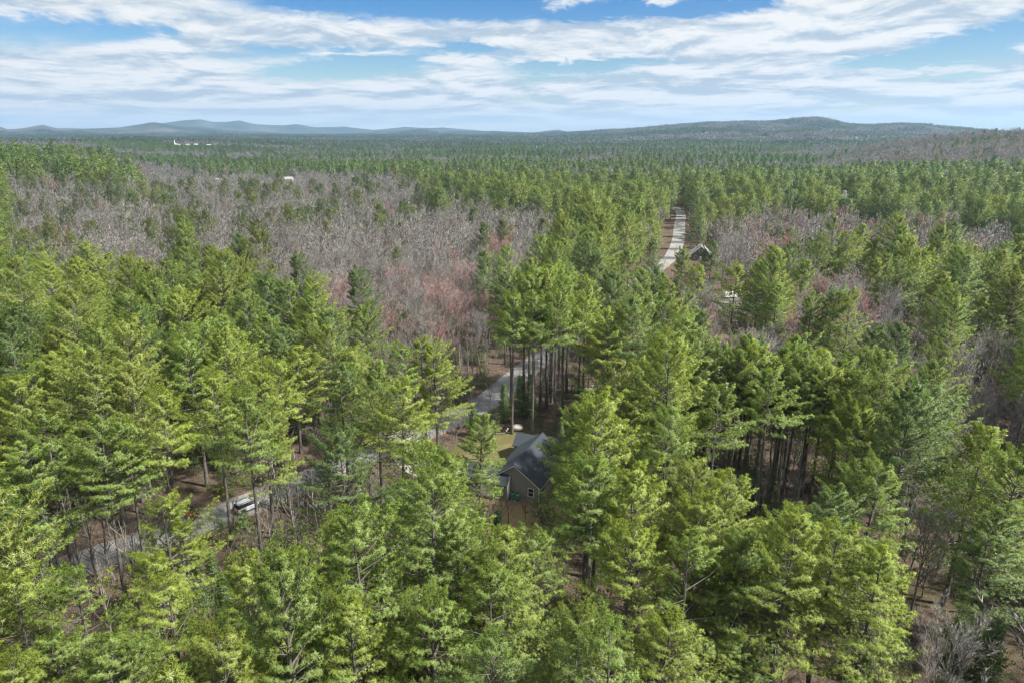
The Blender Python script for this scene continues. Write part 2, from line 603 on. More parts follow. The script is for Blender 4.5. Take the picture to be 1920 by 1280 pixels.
# ------------------------------------------------------------------ bare tree generator
def bare_tree(rng, h, n1, n2, n3, n4, tw, spread=0.5, base=0.3, sides=6, detail=True):
    """wood (trunk) soup, branch soup: slot 0 thick branches, slot 1 fine twigs that take the tint"""
    wood, br = Soup(), Soup()
    k = 7
    zs = np.linspace(0, 1, k)
    wob = np.cumsum(rng.normal(0, 0.16, (k, 2)), axis=0) * h / 18
    wob[0] = 0
    th = 0.80 * h
    tp = np.stack([wob[:, 0], wob[:, 1], zs * th], 1)
    tp[0, 2] = -0.4
    r0 = 0.0095 * h
    tr = r0 * (1 - zs) ** 0.8 + 0.02
    V, F, N = tubes(tp[None], tr[None], sides)
    wood.add(V, F, N, 0.5, 0)
    up = np.array([0, 0, 1.0])

    def grow(B, D, L, R, npts, curve):
        s = np.linspace(0, 1, npts)
        ctl = rng.normal(0, 0.12, (len(B), 3)) + up * curve
        P = B[:, None] + D[:, None] * (L[:, None] * s)[:, :, None] + ctl[:, None] * (L[:, None] * s ** 2)[:, :, None]
        return P, R[:, None] * (1 - 0.75 * s)[None]

    def spawn(P, L, n, smin, ang, upb, lf):
        m, kk, _ = P.shape
        s = rng.uniform(smin, 1.0, (m, n))
        s[:, 0] = 1.0
        x = s * (kk - 1)
        i = np.minimum(x.astype(int), kk - 2)
        f = (x - i)[..., None]
        a = np.take_along_axis(P, i[:, :, None].repeat(3, 2), 1)
        b = np.take_along_axis(P, (i + 1)[:, :, None].repeat(3, 2), 1)
        B = a * (1 - f) + b * f
        D0 = nrm(b - a)
        r = nrm(rng.normal(size=D0.shape))
        D = nrm(D0 + r * ang + up * upb)
        LL = L[:, None] * lf * rng.uniform(0.6, 1.2, (m, n)) * (1.15 - 0.5 * s)
        return B.reshape(-1, 3), D.reshape(-1, 3), LL.ravel()
    z1 = np.sort(rng.uniform(base, 0.98, n1))
    B = np.stack([np.interp(z1, zs, tp[:, 0]), np.interp(z1, zs, tp[:, 1]), z1 * th], 1)
    a1 = np.arange(n1) * 2.4 + rng.normal(0, 0.4, n1)
    el = np.radians(rng.uniform(32, 62, n1) + 18 * z1)
    D = np.stack([np.cos(a1) * np.cos(el), np.sin(a1) * np.cos(el), np.sin(el)], 1)
    L1 = h * spread * (0.55 + 0.45 * (1 - z1)) * rng.uniform(0.7, 1.1, n1) * 0.8
    P1, R1 = grow(B, D, L1, np.interp(z1, zs, tr) * 0.55 + 0.012, 5, 0.16)
    V, F, N = tubes(P1, R1, 4 if detail else 3)
    br.add(V, F, N, rng.uniform(0.3, 0.7), 0)
    B, D, L2 = spawn(P1, L1, n2, 0.25, 0.65, 0.25, 0.5)
    P2, R2 = grow(B, D, L2, np.full(len(B), (0.0011 if detail else 0.0016) * h), 3, 0.12)
    V, F, N = tubes(P2, R2 + 0.004, 3)
    br.add(V, F, N, 0.5, 0)
    B, D, L3 = spawn(P2, L2, n3, 0.15, 0.7, 0.25, 0.6)
    if detail and n4:
        P3, R3 = grow(B, D, L3, np.full(len(B), 0.0005 * h), 2, 0.1)
        V, F, N = tubes(P3, R3 + 0.002, 3)
        br.add(V, F, N, np.repeat(rng.uniform(0.1, 0.8, len(B)), 6), 1)
        B, D, L4 = spawn(P3, L3, n4, 0.1, 0.6, 0.3, 0.75)
    else:
        L4 = L3
    n = len(B)
    Nd = nrm(D * 0.3 + up * 0.7 + rng.normal(0, 0.35, (n, 3)))
    V, F, N = blades(B, D, np.maximum(L4, 0.35), np.full(n, tw), Nd, rng)
    br.add(V, F, N, np.repeat(rng.uniform(0, 1, n), 3), 1)
    return wood, br


# ------------------------------------------------------------------ object helpers
def link(name, data, parent=None, loc=None, rz=0.0, **props):
    o = bpy.data.objects.new(name, data)
    COL.objects.link(o)
    if parent is not None:
        o.parent = parent
    if loc is not None:
        o.location = loc
    if rz:
        o.rotation_euler = (0, 0, rz)
    for k, v in props.items():
        o[k] = v
    return o


class MB:
    """collects boxes, prisms, tubes into one mesh"""
    def __init__(s):
        s.v, s.f = [], []

    def poly(s, pts, faces):
        n = len(s.v)
        s.v += [tuple(float(c) for c in p) for p in pts]
        s.f += [tuple(i + n for i in f) for f in faces]
        return s

    def box(s, x0, x1, y0, y1, z0, z1):
        return s.poly([(x0, y0, z0), (x1, y0, z0), (x1, y1, z0), (x0, y1, z0), (x0, y0, z1), (x1, y0, z1), (x1, y1, z1), (x0, y1, z1)],
                      [(0, 3, 2, 1), (4, 5, 6, 7), (0, 1, 5, 4), (1, 2, 6, 5), (2, 3, 7, 6), (3, 0, 4, 7)])

    def prism(s, prof, axis, a, b):
        """prof list of 2D points, extruded along axis from a to b"""
        n = len(prof)
        def mk(p, t):
            return (t, p[0], p[1]) if axis == 'x' else (p[0], t, p[1]) if axis == 'y' else (p[0], p[1], t)
        pts = [mk(p, a) for p in prof] + [mk(p, b) for p in prof]
        f = [tuple(range(n))[::-1], tuple(range(n, 2 * n))] + [(i, (i + 1) % n, n + (i + 1) % n, n + i) for i in range(n)]
        return s.poly(pts, f)

    def cyl(s, c, r, a, b, axis='z', n=16, r2=None):
        r2 = r if r2 is None else r2
        pts = []
        for t, rr in ((a, r), (b, r2)):
            for i in range(n):
                th = 2 * math.pi * i / n
                u, w = rr * math.cos(th), rr * math.sin(th)
                pts.append((c[0] + u, c[1] + w, t) if axis == 'z' else (c[0] + u, t, c[1] + w) if axis == 'y' else (t, c[0] + u, c[1] + w))
        f = [tuple(range(n))[::-1], tuple(range(n, 2 * n))] + [(i, (i + 1) % n, n + (i + 1) % n, n + i) for i in range(n)]
        return s.poly(pts, f)

    def lathe(s, prof, n=18, c=(0, 0)):
        pts = []
        for (r, z) in prof:
            for i in range(n):
                th = 2 * math.pi * i / n
                pts.append((c[0] + r * math.cos(th), c[1] + r * math.sin(th), z))
        f = []
        for j in range(len(prof) - 1):
            for i in range(n):
                f.append((j * n + i, j * n + (i + 1) % n, (j + 1) * n + (i + 1) % n, (j + 1) * n + i))
        return s.poly(pts, f)

    def build(s, name, mat, parent=None, bevel=0.0, smooth=False, **kw):
        import bmesh
        me = bpy.data.meshes.new(name)
        me.from_pydata(s.v, [], s.f)
        bm = bmesh.new()
        bm.from_mesh(me)
        bmesh.ops.recalc_face_normals(bm, faces=bm.faces)
        if bevel:
            bmesh.ops.bevel(bm, geom=bm.edges[:], offset=bevel, segments=2, affect='EDGES', clamp_overlap=True)
        bm.to_mesh(me)
        bm.free()
        if smooth:
            for p in me.polygons:
                p.use_smooth = True
        me.materials.append(mat)
        return link(name, me, parent, **kw)


# ------------------------------------------------------------------ terrain
def ridge(pts, r0, w, tree=0.0, drop=58.0):
    xs, hs = [], []
    for (x, y) in pts:
        a, e = az_el(x, y)
        xs.append(a)
        hs.append(CAMH + r0 * math.tan(e) - tree)
    return np.array(xs), np.array(hs), r0, w


RIDGES = [
    ridge([(-400, 245), (0, 249), (150, 243), (200, 240), (270, 237), (300, 232), (340, 226), (378, 224), (400, 231), (425, 231), (450, 228), (480, 233), (530, 236), (556, 233), (590, 239), (650, 239), (700, 244), (740, 240),
           (760, 238), (800, 241), (830, 239), (890, 245), (960, 251), (1150, 252), (1700, 251), (1780, 246), (1810, 246), (1840, 251), (1920, 252), (2300, 246)], 12500, 1500),
    ridge([(-400, 236), (0, 238), (15, 243), (40, 241), (80, 235), (105, 241), (150, 242), (220, 240), (285, 230), (330, 238), (400, 243), (480, 247), (560, 252), (640, 252), (720, 247), (800, 240), (830, 246),
           (880, 246), (930, 246), (1000, 249), (1046, 244), (1070, 249), (1130, 250), (1300, 254), (1920, 256), (2300, 252)], 8600, 1700),
    ridge([(-400, 262), (960, 258), (1060, 254), (1120, 251), (1180, 247), (1250, 240), (1320, 237), (1400, 235), (1460, 234), (1500, 230), (1530, 228), (1550, 230), (1580, 238), (1630, 240), (1680, 237), (1720, 238), (1750, 242),
           (1800, 246), (1850, 251), (1920, 256), (2300, 250)], 5600, 1950, -3),
    ridge([(1000, 330), (1400, 322), (1480, 305), (1550, 292), (1600, 284), (1660, 275), (1720, 266), (1780, 258), (1840, 253), (1920, 249), (2300, 243)], 1500, 480, 8),
    ridge([(-400, 268), (0, 277), (150, 280), (200, 284), (260, 300), (330, 325), (420, 345), (1000, 345)], 860, 240, 20),
    ridge([(-400, 262), (0, 263), (250, 262), (420, 264), (520, 268), (700, 275), (1000, 290)], 2350, 500, 18),
]


def vnoise(x, y, seed=0):
    return (np.sin(x * 1.0 + seed) * np.cos(y * 1.3 + seed * 2.1) + 0.5 * np.sin(x * 2.3 + y * 1.7 + seed * 0.7) + 0.3 * np.cos(y * 3.9 - x * 2.9 + seed)) / 1.8


def terrain(x, y):
    x = np.asarray(x, float)
    y = np.asarray(y, float)
    r = np.hypot(x, y)
    a = np.arctan2(x, y)
    z = np.zeros_like(r)
    far = np.clip((r - 600) / 1500, 0, 1)
    z = z + far * 6 * vnoise(x / 420, y / 420, 1.0)
    for xs, hs, r0, w in RIDGES:
        hh = np.interp(a, xs, hs)
        hh = np.maximum(hh, 0)
        front = np.where(r < r0, np.exp(-((r - r0) / w) ** 2), np.exp(-((r - r0) / (w * 1.2)) ** 2))
        zz = hh * front
        if r0 > 4000:
            zz = zz * (1 + (0.34 * vnoise(x / 420, y / 520, 3.0) + 0.14 * vnoise(x / 150, y / 190, 5.0)) * np.clip(np.abs(r - r0) / (0.6 * w), 0, 1))
        z = np.maximum(z, zz)
    near = np.clip((500 - r) / 200, 0, 1)
    z = z * (1 - near) + near * 0.10 * vnoise(x / 7.0, y / 7.0, 2.0)
    return z


def build_ground():
    rr = np.concatenate([[0.0], np.arange(12, 200, 3.0), np.geomspace(200, 15000, 150)])
    aa = np.concatenate([np.radians(np.arange(-46, 46.01, 0.25)), np.radians(np.arange(50, 314, 4.0))])
    nr, na = len(rr), len(aa)
    Rg, Ag = np.meshgrid(rr, aa, indexing='ij')
    X = Rg * np.sin(Ag)
    Y = Rg * np.cos(Ag)
    Z = terrain(X, Y)
    V = np.stack([X, Y, Z], -1).reshape(-1, 3)
    idx = np.arange(nr * na).reshape(nr, na)
    a = idx[:-1, :]
    b = idx[1:, :]
    c = np.roll(b, -1, axis=1)
    d = np.roll(a, -1, axis=1)
    F = np.stack([a, d, c, b], -1).reshape(-1, 4)
    ring = np.repeat(np.arange(nr - 1), na)
    F2 = F
    mid = (rr[ring] > 2300).astype(int)
    me = mk_mesh('ground', V, F2, [M['ground'], M['far']], mid, smooth=True)
    import bmesh
    bm = bmesh.new()
    bm.from_mesh(me)
    bmesh.ops.remove_doubles(bm, verts=bm.verts, dist=0.001)
    bm.to_mesh(me)
    bm.free()
    return link('ground', me, kind='structure', label='brown leaf litter forest floor running out to the hills')


build_ground()


# ------------------------------------------------------------------ road
def catmull(pts, step=2.5):
    pts = np.array(pts, float)
    P = np.vstack([2 * pts[0] - pts[1], pts, 2 * pts[-1] - pts[-2]])
    out = []
    for i in range(1, len(P) - 2):
        n = max(2, int(np.linalg.norm(P[i + 1] - P[i]) / step))
        t = np.linspace(0, 1, n, endpoint=False)[:, None]
        a, b, c, d = P[i - 1], P[i], P[i + 1], P[i + 2]
        out.append(0.5 * ((2 * b) + (-a + c) * t + (2 * a - 5 * b + 4 * c - d) * t ** 2 + (-a + 3 * b - 3 * c + d) * t ** 3))
    out.append(pts[-1:])
    return np.vstack(out)


ROAD = catmull([(-150, 10), (-108, 43), (-68, 77), (-47.5, 94.5), (-24, 121), (-7.6, 140), (1.2, 160), (10.5, 180), (18.5, 195), (33, 230), (49, 267), (64, 300), (79, 335), (95, 390), (111, 455), (128, 525), (131, 570), (118, 620)])
DRIVE = catmull([(-22, 123.5), (-20, 117), (-17, 112), (-11.5, 108.5), (-7.5, 108)], 1.5)


def ribbon(name, line, w, z, mat, wj=0.0, seed=0, skirt=0.0, **kw):
    t = np.gradient(line, axis=0)
    t = t / np.linalg.norm(t, axis=1, keepdims=True)
    n = np.stack([t[:, 1], -t[:, 0]], 1)
    rng = np.random.default_rng(seed)
    k = len(line)
    jl = np.convolve(rng.normal(0, wj, k), np.ones(3) / 3, 'same')
    jr = np.convolve(rng.normal(0, wj, k), np.ones(3) / 3, 'same')
    L = line - n * (w / 2 + jl)[:, None]
    Rr = line + n * (w / 2 + jr)[:, None]
    zl = terrain(L[:, 0], L[:, 1]) * 0 + z
    zt = np.where(np.hypot(line[:, 0], line[:, 1]) > 480, terrain(line[:, 0], line[:, 1]), 0) + z
    rows = [np.column_stack([L - n * 0.5, zt - skirt]), np.column_stack([L, zt]), np.column_stack([line, zt + 0.03]), np.column_stack([Rr, zt]), np.column_stack([Rr + n * 0.5, zt - skirt])]
    if not skirt:
        rows = rows[1:4]
    q = len(rows)
    V = np.stack(rows, 1).reshape(-1, 3)
    F = []
    for i in range(k - 1):
        for j in range(q - 1):
            F.append((i * q + j, i * q + j + 1, (i + 1) * q + j + 1, (i + 1) * q + j))
    me = mk_mesh(name, V, np.array(F), [mat], smooth=False)
    return link(name, me, kind='structure', **kw)


ribbon('road_shoulder', ROAD[:int(np.argmin(np.abs(np.hypot(ROAD[:, 0], ROAD[:, 1]) - 330)))], 7.4, 0.14, M['shoulder'], 0.55, 1, 0.5)
_k = int(np.argmin(np.abs(np.hypot(ROAD[:, 0], ROAD[:, 1]) - 300)))
ribbon('road', ROAD[:_k + 1], 6.1, 0.19, M['asphalt'], 0.08, 2, 0.08, label='worn grey two lane country road through the pines')
ribbon('far_road', ROAD[_k:], 6.0, 0.19, M['glare_asphalt'], 0.12, 2, 0.08, label='far stretch of the country road with glare painted into its colour')
ribbon('driveway', DRIVE, 4.2, 0.215, M['gravel'], 0.25, 3, 0.12, label='pale gravel driveway joining the road to the gray house')


def sheet(name, pts, z, mat, jit=0.5, seed=0):
    """irregular flat patch given by its outline"""
    rng = np.random.default_rng(seed)
    pts = np.array(pts, float)
    line = catmull(np.vstack([pts, pts[:1]]), 1.5)[:-1]
    line = line + rng.normal(0, jit * 0.4, line.shape)
    c = line.mean(0)
    k = len(line)
    V = np.vstack([[*c, z + 0.04], np.column_stack([c + (line - c) * 0.6, np.full(k, z + 0.03)]), np.column_stack([line, np.full(k, z)]), np.column_stack([c + (line - c) * 1.05, np.full(k, z - 0.35)])])
    F = []
    for i in range(k):
        j = (i + 1) % k
        F += [(0, 1 + i, 1 + j), (1 + i, 1 + k + i, 1 + k + j), (1 + i, 1 + k + j, 1 + j), (1 + k + i, 1 + 2 * k + i, 1 + 2 * k + j), (1 + k + i, 1 + 2 * k + j, 1 + k + j)]
    me = mk_mesh(name, V, np.array(F), [mat], smooth=True)
    return link(name, me, kind='structure')


sheet('lawn', [(-14, 112), (-9, 124), (-1, 127), (8, 125), (13, 118), (12, 108), (9, 100), (3, 104), (-6, 106)], 0.13, M['lawn'], 0.6, 1)
sheet('yard', [(-6, 102), (2, 102.5), (9, 99), (8, 91), (4, 86), (-1, 85), (-5, 92)], 0.135, M['yard'], 0.6, 2)
sheet('gravel_clearing', [(16, 152), (24, 156), (36, 157), (40, 150), (34, 145), (22, 147)], 0.14, M['gravel'], 0.8, 3)
sheet('gravel_yard', [(72, 236), (78, 246), (86, 246), (89, 236), (85, 224), (77, 219), (72, 224)], 0.14, M['dull_gravel'], 1.0, 4)

# ------------------------------------------------------------------ materials for built things
M['siding'] = simple('taupe_siding', (0.275, 0.255, 0.248), 0.7, 0, 0.06, 2)
M['pale_siding'] = simple('pale_siding', (0.52, 0.50, 0.49), 0.7, 0, 0.05, 2)
M['shingle'] = simple('slate_shingles', (0.042, 0.051, 0.062), 0.85, 0, 0.30, 5, 0.25)
M['white'] = simple('white_paint', (0.78, 0.78, 0.76), 0.5, 0, 0.04, 3)
M['glass'] = simple('dark_glass', (0.02, 0.025, 0.03), 0.08, 0, 0.1, 1, 0.6)
M['concrete'] = simple('concrete', (0.33, 0.32, 0.30), 0.9, 0, 0.15, 6)
M['teal'] = simple('teal_tank_paint', (0.06, 0.20, 0.16), 0.45, 0, 0.12, 4)
M['rubber'] = simple('rubber', (0.02, 0.02, 0.02), 0.85, 0, 0.2, 8)
M['black'] = simple('black_plastic', (0.018, 0.018, 0.02), 0.5, 0, 0.2, 8)
M['silver'] = simple('silver_paint', (0.46, 0.47, 0.50), 0.3, 0.15, 0.03, 2, 0.6)
M['alloy'] = simple('alloy', (0.45, 0.45, 0.46), 0.35, 0.9, 0.05, 5)
M['lamp_red'] = simple('red_lens', (0.50, 0.05, 0.02), 0.25, 0, 0.05, 5)
M['bumper'] = simple('orange_bumper', (0.50, 0.13, 0.04), 0.5, 0, 0.15, 4)
M['lamp_clear'] = simple('clear_lens', (0.7, 0.72, 0.75), 0.15, 0, 0.05, 5)
M['red'] = simple('red_paint', (0.42, 0.025, 0.02), 0.35, 0, 0.08, 4)
M['rock'] = simple('pale_rock', (0.36, 0.33, 0.28), 0.9, 0, 0.35, 2.5)
M['dark_bark'] = bark_mat('wet_bark', (0.03, 0.025, 0.02), (0.09, 0.07, 0.055))
M['cut'] = simple('cut_wood', (0.72, 0.68, 0.60), 0.8, 0, 0.1, 6)
M['brown_wood'] = simple('dark_brown_cladding', (0.13, 0.112, 0.10), 0.75, 0, 0.15, 3)
M['pale_roof'] = simple('pale_metal_roof', (0.36, 0.36, 0.37), 0.45, 0.2, 0.08, 2)
M['brick'] = simple('red_brick', (0.28, 0.11, 0.08), 0.85, 0, 0.2, 6)


def window(parent, x, z, w, h, y, face='y', name='window'):
    """window on a wall facing -y (face 'y') or +x (face 'x') in the parent's frame"""
    def bx(mb, a0, a1, z0, z1, d0, d1):
        return mb.box(a0, a1, y - d1, y - d0, z0, z1) if face == 'y' else mb.box(y + d0, y + d1, a0, a1, z0, z1)
    fr = MB()
    t = 0.09
    bx(fr, x - w / 2 - t, x - w / 2, z - h / 2 - t, z + h / 2 + t, 0.0, 0.05)
    bx(fr, x + w / 2, x + w / 2 + t, z - h / 2 - t, z + h / 2 + t, 0.0, 0.05)
    bx(fr, x - w / 2, x + w / 2, z + h / 2, z + h / 2 + t, 0.0, 0.05)
    bx(fr, x - w / 2, x + w / 2, z - h / 2 - t, z - h / 2, 0.0, 0.05)
    bx(fr, x - w / 2, x + w / 2, z - 0.03, z + 0.03, 0.012, 0.045)
    o = fr.build(name, M['white'], parent)
    for s in (-1, 1):
        p = MB()
        zz = z + s * (h / 4 + 0.0075)
        bx(p, x - w / 2, x + w / 2, zz - h / 4 + 0.0225, zz + h / 4 - 0.0225, 0.002, 0.02)
        p.build('pane', M['glass'], o)
    return o


def gable_roof(parent, half, eave, ridge_z, y0, y1, over, ov_end, th, mat, axis='y', cx=0.0, name='roof'):
    """roof of two slabs over a block whose ridge runs along axis at cross position cx"""
    m = (ridge_z - eave) / half
    e = half + over
    ez = eave - m * over
    for s in (-1, 1):
        prof = [(cx, ridge_z + 0.02), (cx + s * e, ez + 0.02), (cx + s * e, ez + th + 0.02), (cx, ridge_z + th + 0.02)]
        mb = MB().prism(prof, axis, y0 - ov_end, y1 + ov_end)
        o = mb.build(name, mat, parent)
    return o


def rake_trim(parent, half, eave, ridge_z, y, over, axis='y', cx=0.0, d=0.05, both=(-1, 1), wdt=0.2):
    m = (ridge_z - eave) / half
    e = half + over
    ez = eave - m * over
    for s in both:
        prof = [(cx, ridge_z + 0.013), (cx + s * e, ez + 0.013), (cx + s * e, ez - wdt), (cx, ridge_z - wdt)]
        MB().prism(prof, axis, y, y + d).build('rake_board', M['white'], parent)


def gray_house():
    rz = -math.atan2(0.39, 0.92)
    H_ = link('gray_house', None, loc=(0.4, 100.8, 0.10), rz=rz, label='gray house with dark slate roofs in the clearing by the road', category='house')
    hw, ez, rdg, Lm = 4.35, 3.05, 6.2, 13.0
    MB().prism([(-hw, 0.35), (hw, 0.35), (hw, ez), (0, rdg), (-hw, ez)], 'y', 0, Lm).build('wall', M['siding'], H_)
    MB().box(-hw - 0.03, hw + 0.03, -0.03, Lm + 0.03, -0.4, 0.36).build('foundation', M['concrete'], H_)
    gable_roof(H_, hw, ez, rdg, 0, Lm, 0.32, 0.28, 0.14, M['shingle'])
    rake_trim(H_, hw, ez, rdg, -0.275, 0.31)
    MB().box(-0.12, 0.12, -0.30, Lm + 0.3, rdg + 0.13, rdg + 0.19).build('ridge_cap', M['shingle'], H_)
    MB().box(hw - 0.09, hw + 0.035, -0.035, 0.10, 0.36, ez - 0.05).build('corner_board', M['white'], H_)
    MB().box(hw + 0.18, hw + 0.34, -0.22, Lm + 0.22, ez - 0.42, ez - 0.27).build('gutter', M['white'], H_)
    window(H_, 2.9, 1.75, 0.85, 1.35, 0.0)
    for yy in (3.0, 6.5, 10.0):
        window(H_, yy, 1.75, 0.9, 1.3, hw, 'x')
    # wing that runs out to the west
    wx0, wx1, wy0, wy1 = -9.2, -0.7, -1.5, 3.3
    cy = (wy0 + wy1) / 2
    he = (wy1 - wy0) / 2
    MB().prism([(wy0, 0.3), (wy1, 0.3), (wy1, 3.0), (cy, 4.75), (wy0, 3.0)], 'x', wx0, wx1 - 0.03).build('wing_wall', M['siding'], H_)
    MB().prism([(wy0, 0.3), (-0.02, 0.3), (-0.02, 4.35), (wy0, 3.0)], 'x', wx1 - 0.028, wx1 + 0.03).build('wing_end_wall', M['pale_siding'], H_, label='pale siding on the end wall of the wing')
    MB().box(wx0 - 0.03, wx1, wy0 - 0.03, wy1 + 0.03, -0.4, 0.31).build('wing_foundation', M['concrete'], H_)
    gable_roof(H_, he, 3.0, 4.75, wx0, wx1 - 0.1, 0.3, 0.22, 0.13, M['shingle'], 'x', cy, 'wing_roof')
    rake_trim(H_, he, 3.0, 4.75, wx1 + 0.06, 0.29, 'x', cy, 0.05, (-1,))
    rake_trim(H_, he, 3.0, 4.75, wx0 - 0.22, 0.29, 'x', cy, 0.05)
    for xx in (-7.6, -4.6):
        g = MB().box(xx - 1.2, xx + 1.2, wy0 - 0.04, wy0 + 0.02, 0.3, 2.5).build('garage_door', M['white'], H_)
        for q in range(3):
            MB().box(xx - 1.15, xx + 1.15, wy0 - 0.055, wy0 - 0.035, 0.42 + q * 0.7, 1.0 + q * 0.7).build('door_panel', M['white'], g)
    # low block at the back
    bx0, bx1, by0, by1 = -5.6, 5.6, Lm + 0.03, Lm + 4.3
    cyb = (by0 + by1) / 2
    MB().prism([(by0, 0.3), (by1, 0.3), (by1, 3.0), (cyb, 4.5), (by0, 3.0)], 'x', bx0, bx1).build('back_wall', M['siding'], H_)
    gable_roof(H_, (by1 - by0) / 2, 3.0, 4.5, bx0, bx1, 0.28, 0.25, 0.13, M['shingle'], 'x', cyb, 'back_roof')
    rake_trim(H_, (by1 - by0) / 2, 3.0, 4.5, bx0 - 0.245, 0.27, 'x', cyb)
    MB().cyl((1.6, 4.0), 0.06, 4.9, 5.6, 'z', 10).build('vent_pipe', M['black'], H_)
    return rz


HOUSE_RZ = gray_house()


def hpos(lx, ly):
    c, s = math.cos(HOUSE_RZ), math.sin(HOUSE_RZ)
    return 0.4 + c * lx - s * ly, 100.8 + s * lx + c * ly


def propane_tank(lx, ly, label):
    x, y = hpos(lx, ly)
    T_ = link('propane_tank', None, loc=(x, y, 0.16), label=label, category='tank', group='propane tanks at the gable')
    MB().box(-0.42, 0.42, -0.42, 0.42, 0.0, 0.10).build('pad', M['concrete'], T_)
    MB().lathe([(0.0, 0.12), (0.30, 0.12), (0.38, 0.22), (0.385, 1.15), (0.36, 1.28), (0.27, 1.36), (0.12, 1.40), (0, 1.41)], 20).build('body', M['teal'], T_, smooth=True)
    MB().lathe([(0.14, 1.38), (0.16, 1.38), (0.16, 1.56), (0.13, 1.60), (0, 1.60)], 14).build('valve_hood', M['black'], T_)
    MB().lathe([(0.33, 0.10), (0.35, 0.10), (0.35, 0.16), (0.33, 0.16)], 16).build('foot_ring', M['teal'], T_)


propane_tank(-0.05, -0.62, 'green propane tank in the corner between gable wall and wing')
propane_tank(0.80, -0.72, 'green propane tank nearer the gable window')


def wheel(parent, x, y, r, w, side):
    T_ = MB().cyl((x, r), r, y - w / 2, y + w / 2, 'y', 20).build('wheel', M['rubber'], parent, bevel=0.03)
    yy = y + side * (w / 2 + 0.004)
    MB().cyl((x, r), r * 0.62, yy - 0.01, yy + 0.01, 'y', 16).build('rim', M['alloy'], T_)
    MB().cyl((x, r), r * 0.15, yy, yy + side * 0.02, 'y', 8).build('hub', M['black'], T_)


def suv():
    x, y = -42.35, 97.45
    ang = math.atan2(27, 23.5)
    S = link('parked_suv', None, loc=(x, y, 0.20), rz=ang, label='silver SUV with dark windows parked at the roadside', category='car')
    # x forward, y left; length 4.7 width 1.86
    low = [(-2.32, 0.42), (-2.36, 0.62), (-2.30, 1.02), (1.05, 1.04), (2.10, 0.92), (2.33, 0.72), (2.35, 0.42), (1.9, 0.30), (-1.9, 0.30)]
    MB().prism(low, 'y', -0.93, 0.93).build('body', M['silver'], S, bevel=0.07, smooth=False)
    # cabin frustum
    b = [(-2.22, -0.86), (0.98, -0.86), (0.98, 0.86), (-2.22, 0.86)]
    t = [(-1.98, -0.70), (0.22, -0.70), (0.22, 0.70), (-1.98, 0.70)]
    pts = [(*p, 1.02) for p in b] + [(*p, 1.60) for p in t]
    MB().poly(pts, [(0, 3, 2, 1), (4, 5, 6, 7), (0, 1, 5, 4), (1, 2, 6, 5), (2, 3, 7, 6), (3, 0, 4, 7)]).build('cabin', M['glass'], S, bevel=0.03)
    MB().prism([(-2.02, 1.585), (0.26, 1.585), (0.16, 1.665), (-0.6, 1.70), (-1.85, 1.68)], 'y', -0.715, 0.715).build('roof', M['silver'], S, bevel=0.02)
    for s in (-1, 1):
        for xx in (-1.35, -0.35):
            MB().poly([(xx - 0.05, s * 0.862, 1.02), (xx + 0.05, s * 0.862, 1.02), (xx + 0.05, s * 0.712, 1.60), (xx - 0.05, s * 0.712, 1.60),
                       (xx - 0.05, s * 0.80, 1.02), (xx + 0.05, s * 0.80, 1.02), (xx + 0.05, s * 0.66, 1.60), (xx - 0.05, s * 0.66, 1.60)],
                      [(0, 1, 2, 3), (4, 7, 6, 5), (0, 4, 5, 1), (1, 5, 6, 2), (2, 6, 7, 3), (3, 7, 4, 0)]).build('pillar', M['black'], S)
        MB().box(-1.7, 0.1, s * 0.62 - 0.025, s * 0.62 + 0.025, 1.71, 1.75).build('roof_rail', M['black'], S)
        d = MB().box(-1.3, -0.42, s * 0.925 - 0.01, s * 0.925 + 0.012, 0.48, 0.98).build('door', M['silver'], S, bevel=0.008)
        MB().box(-1.25, -1.08, s * 0.945 - 0.01, s * 0.945 + 0.012, 0.84, 0.88).build('handle', M['black'], d)
        d = MB().box(-0.36, 0.72, s * 0.925 - 0.01, s * 0.925 + 0.012, 0.48, 0.98).build('door', M['silver'], S, bevel=0.008)
        MB().box(-0.3, -0.13, s * 0.945 - 0.01, s * 0.945 + 0.012, 0.84, 0.88).build('handle', M['black'], d)
        MB().box(0.62, 0.80, s * 0.98 - 0.09, s * 0.98 + 0.09, 1.02, 1.16).build('mirror', M['black'], S, bevel=0.03)
        MB().box(-2.375, -2.25, s * 0.76 - 0.13, s * 0.76 + 0.13, 0.78, 1.0).build('tail_light', M['lamp_red'], S, bevel=0.015)
        MB().box(2.18, 2.36, s * 0.72 - 0.17, s * 0.72 + 0.17, 0.66, 0.80).build('headlight', M['lamp_clear'], S, bevel=0.02)
        for xx in (-1.42, 1.42):
            wheel(S, xx, s * 0.84, 0.36, 0.24, s)
            MB().cyl((xx, 0.40), 0.43, s * 0.90 - 0.035, s * 0.90 + 0.035, 'y', 18).build('wheel_arch', M['black'], S)
    MB().box(-2.44, -2.30, -0.88, 0.88, 0.40, 0.66).build('bumper', M['bumper'], S, bevel=0.03, label='orange red rear bumper')
    MB().box(2.28, 2.42, -0.86, 0.86, 0.36, 0.62).build('bumper', M['black'], S, bevel=0.03)


suv()


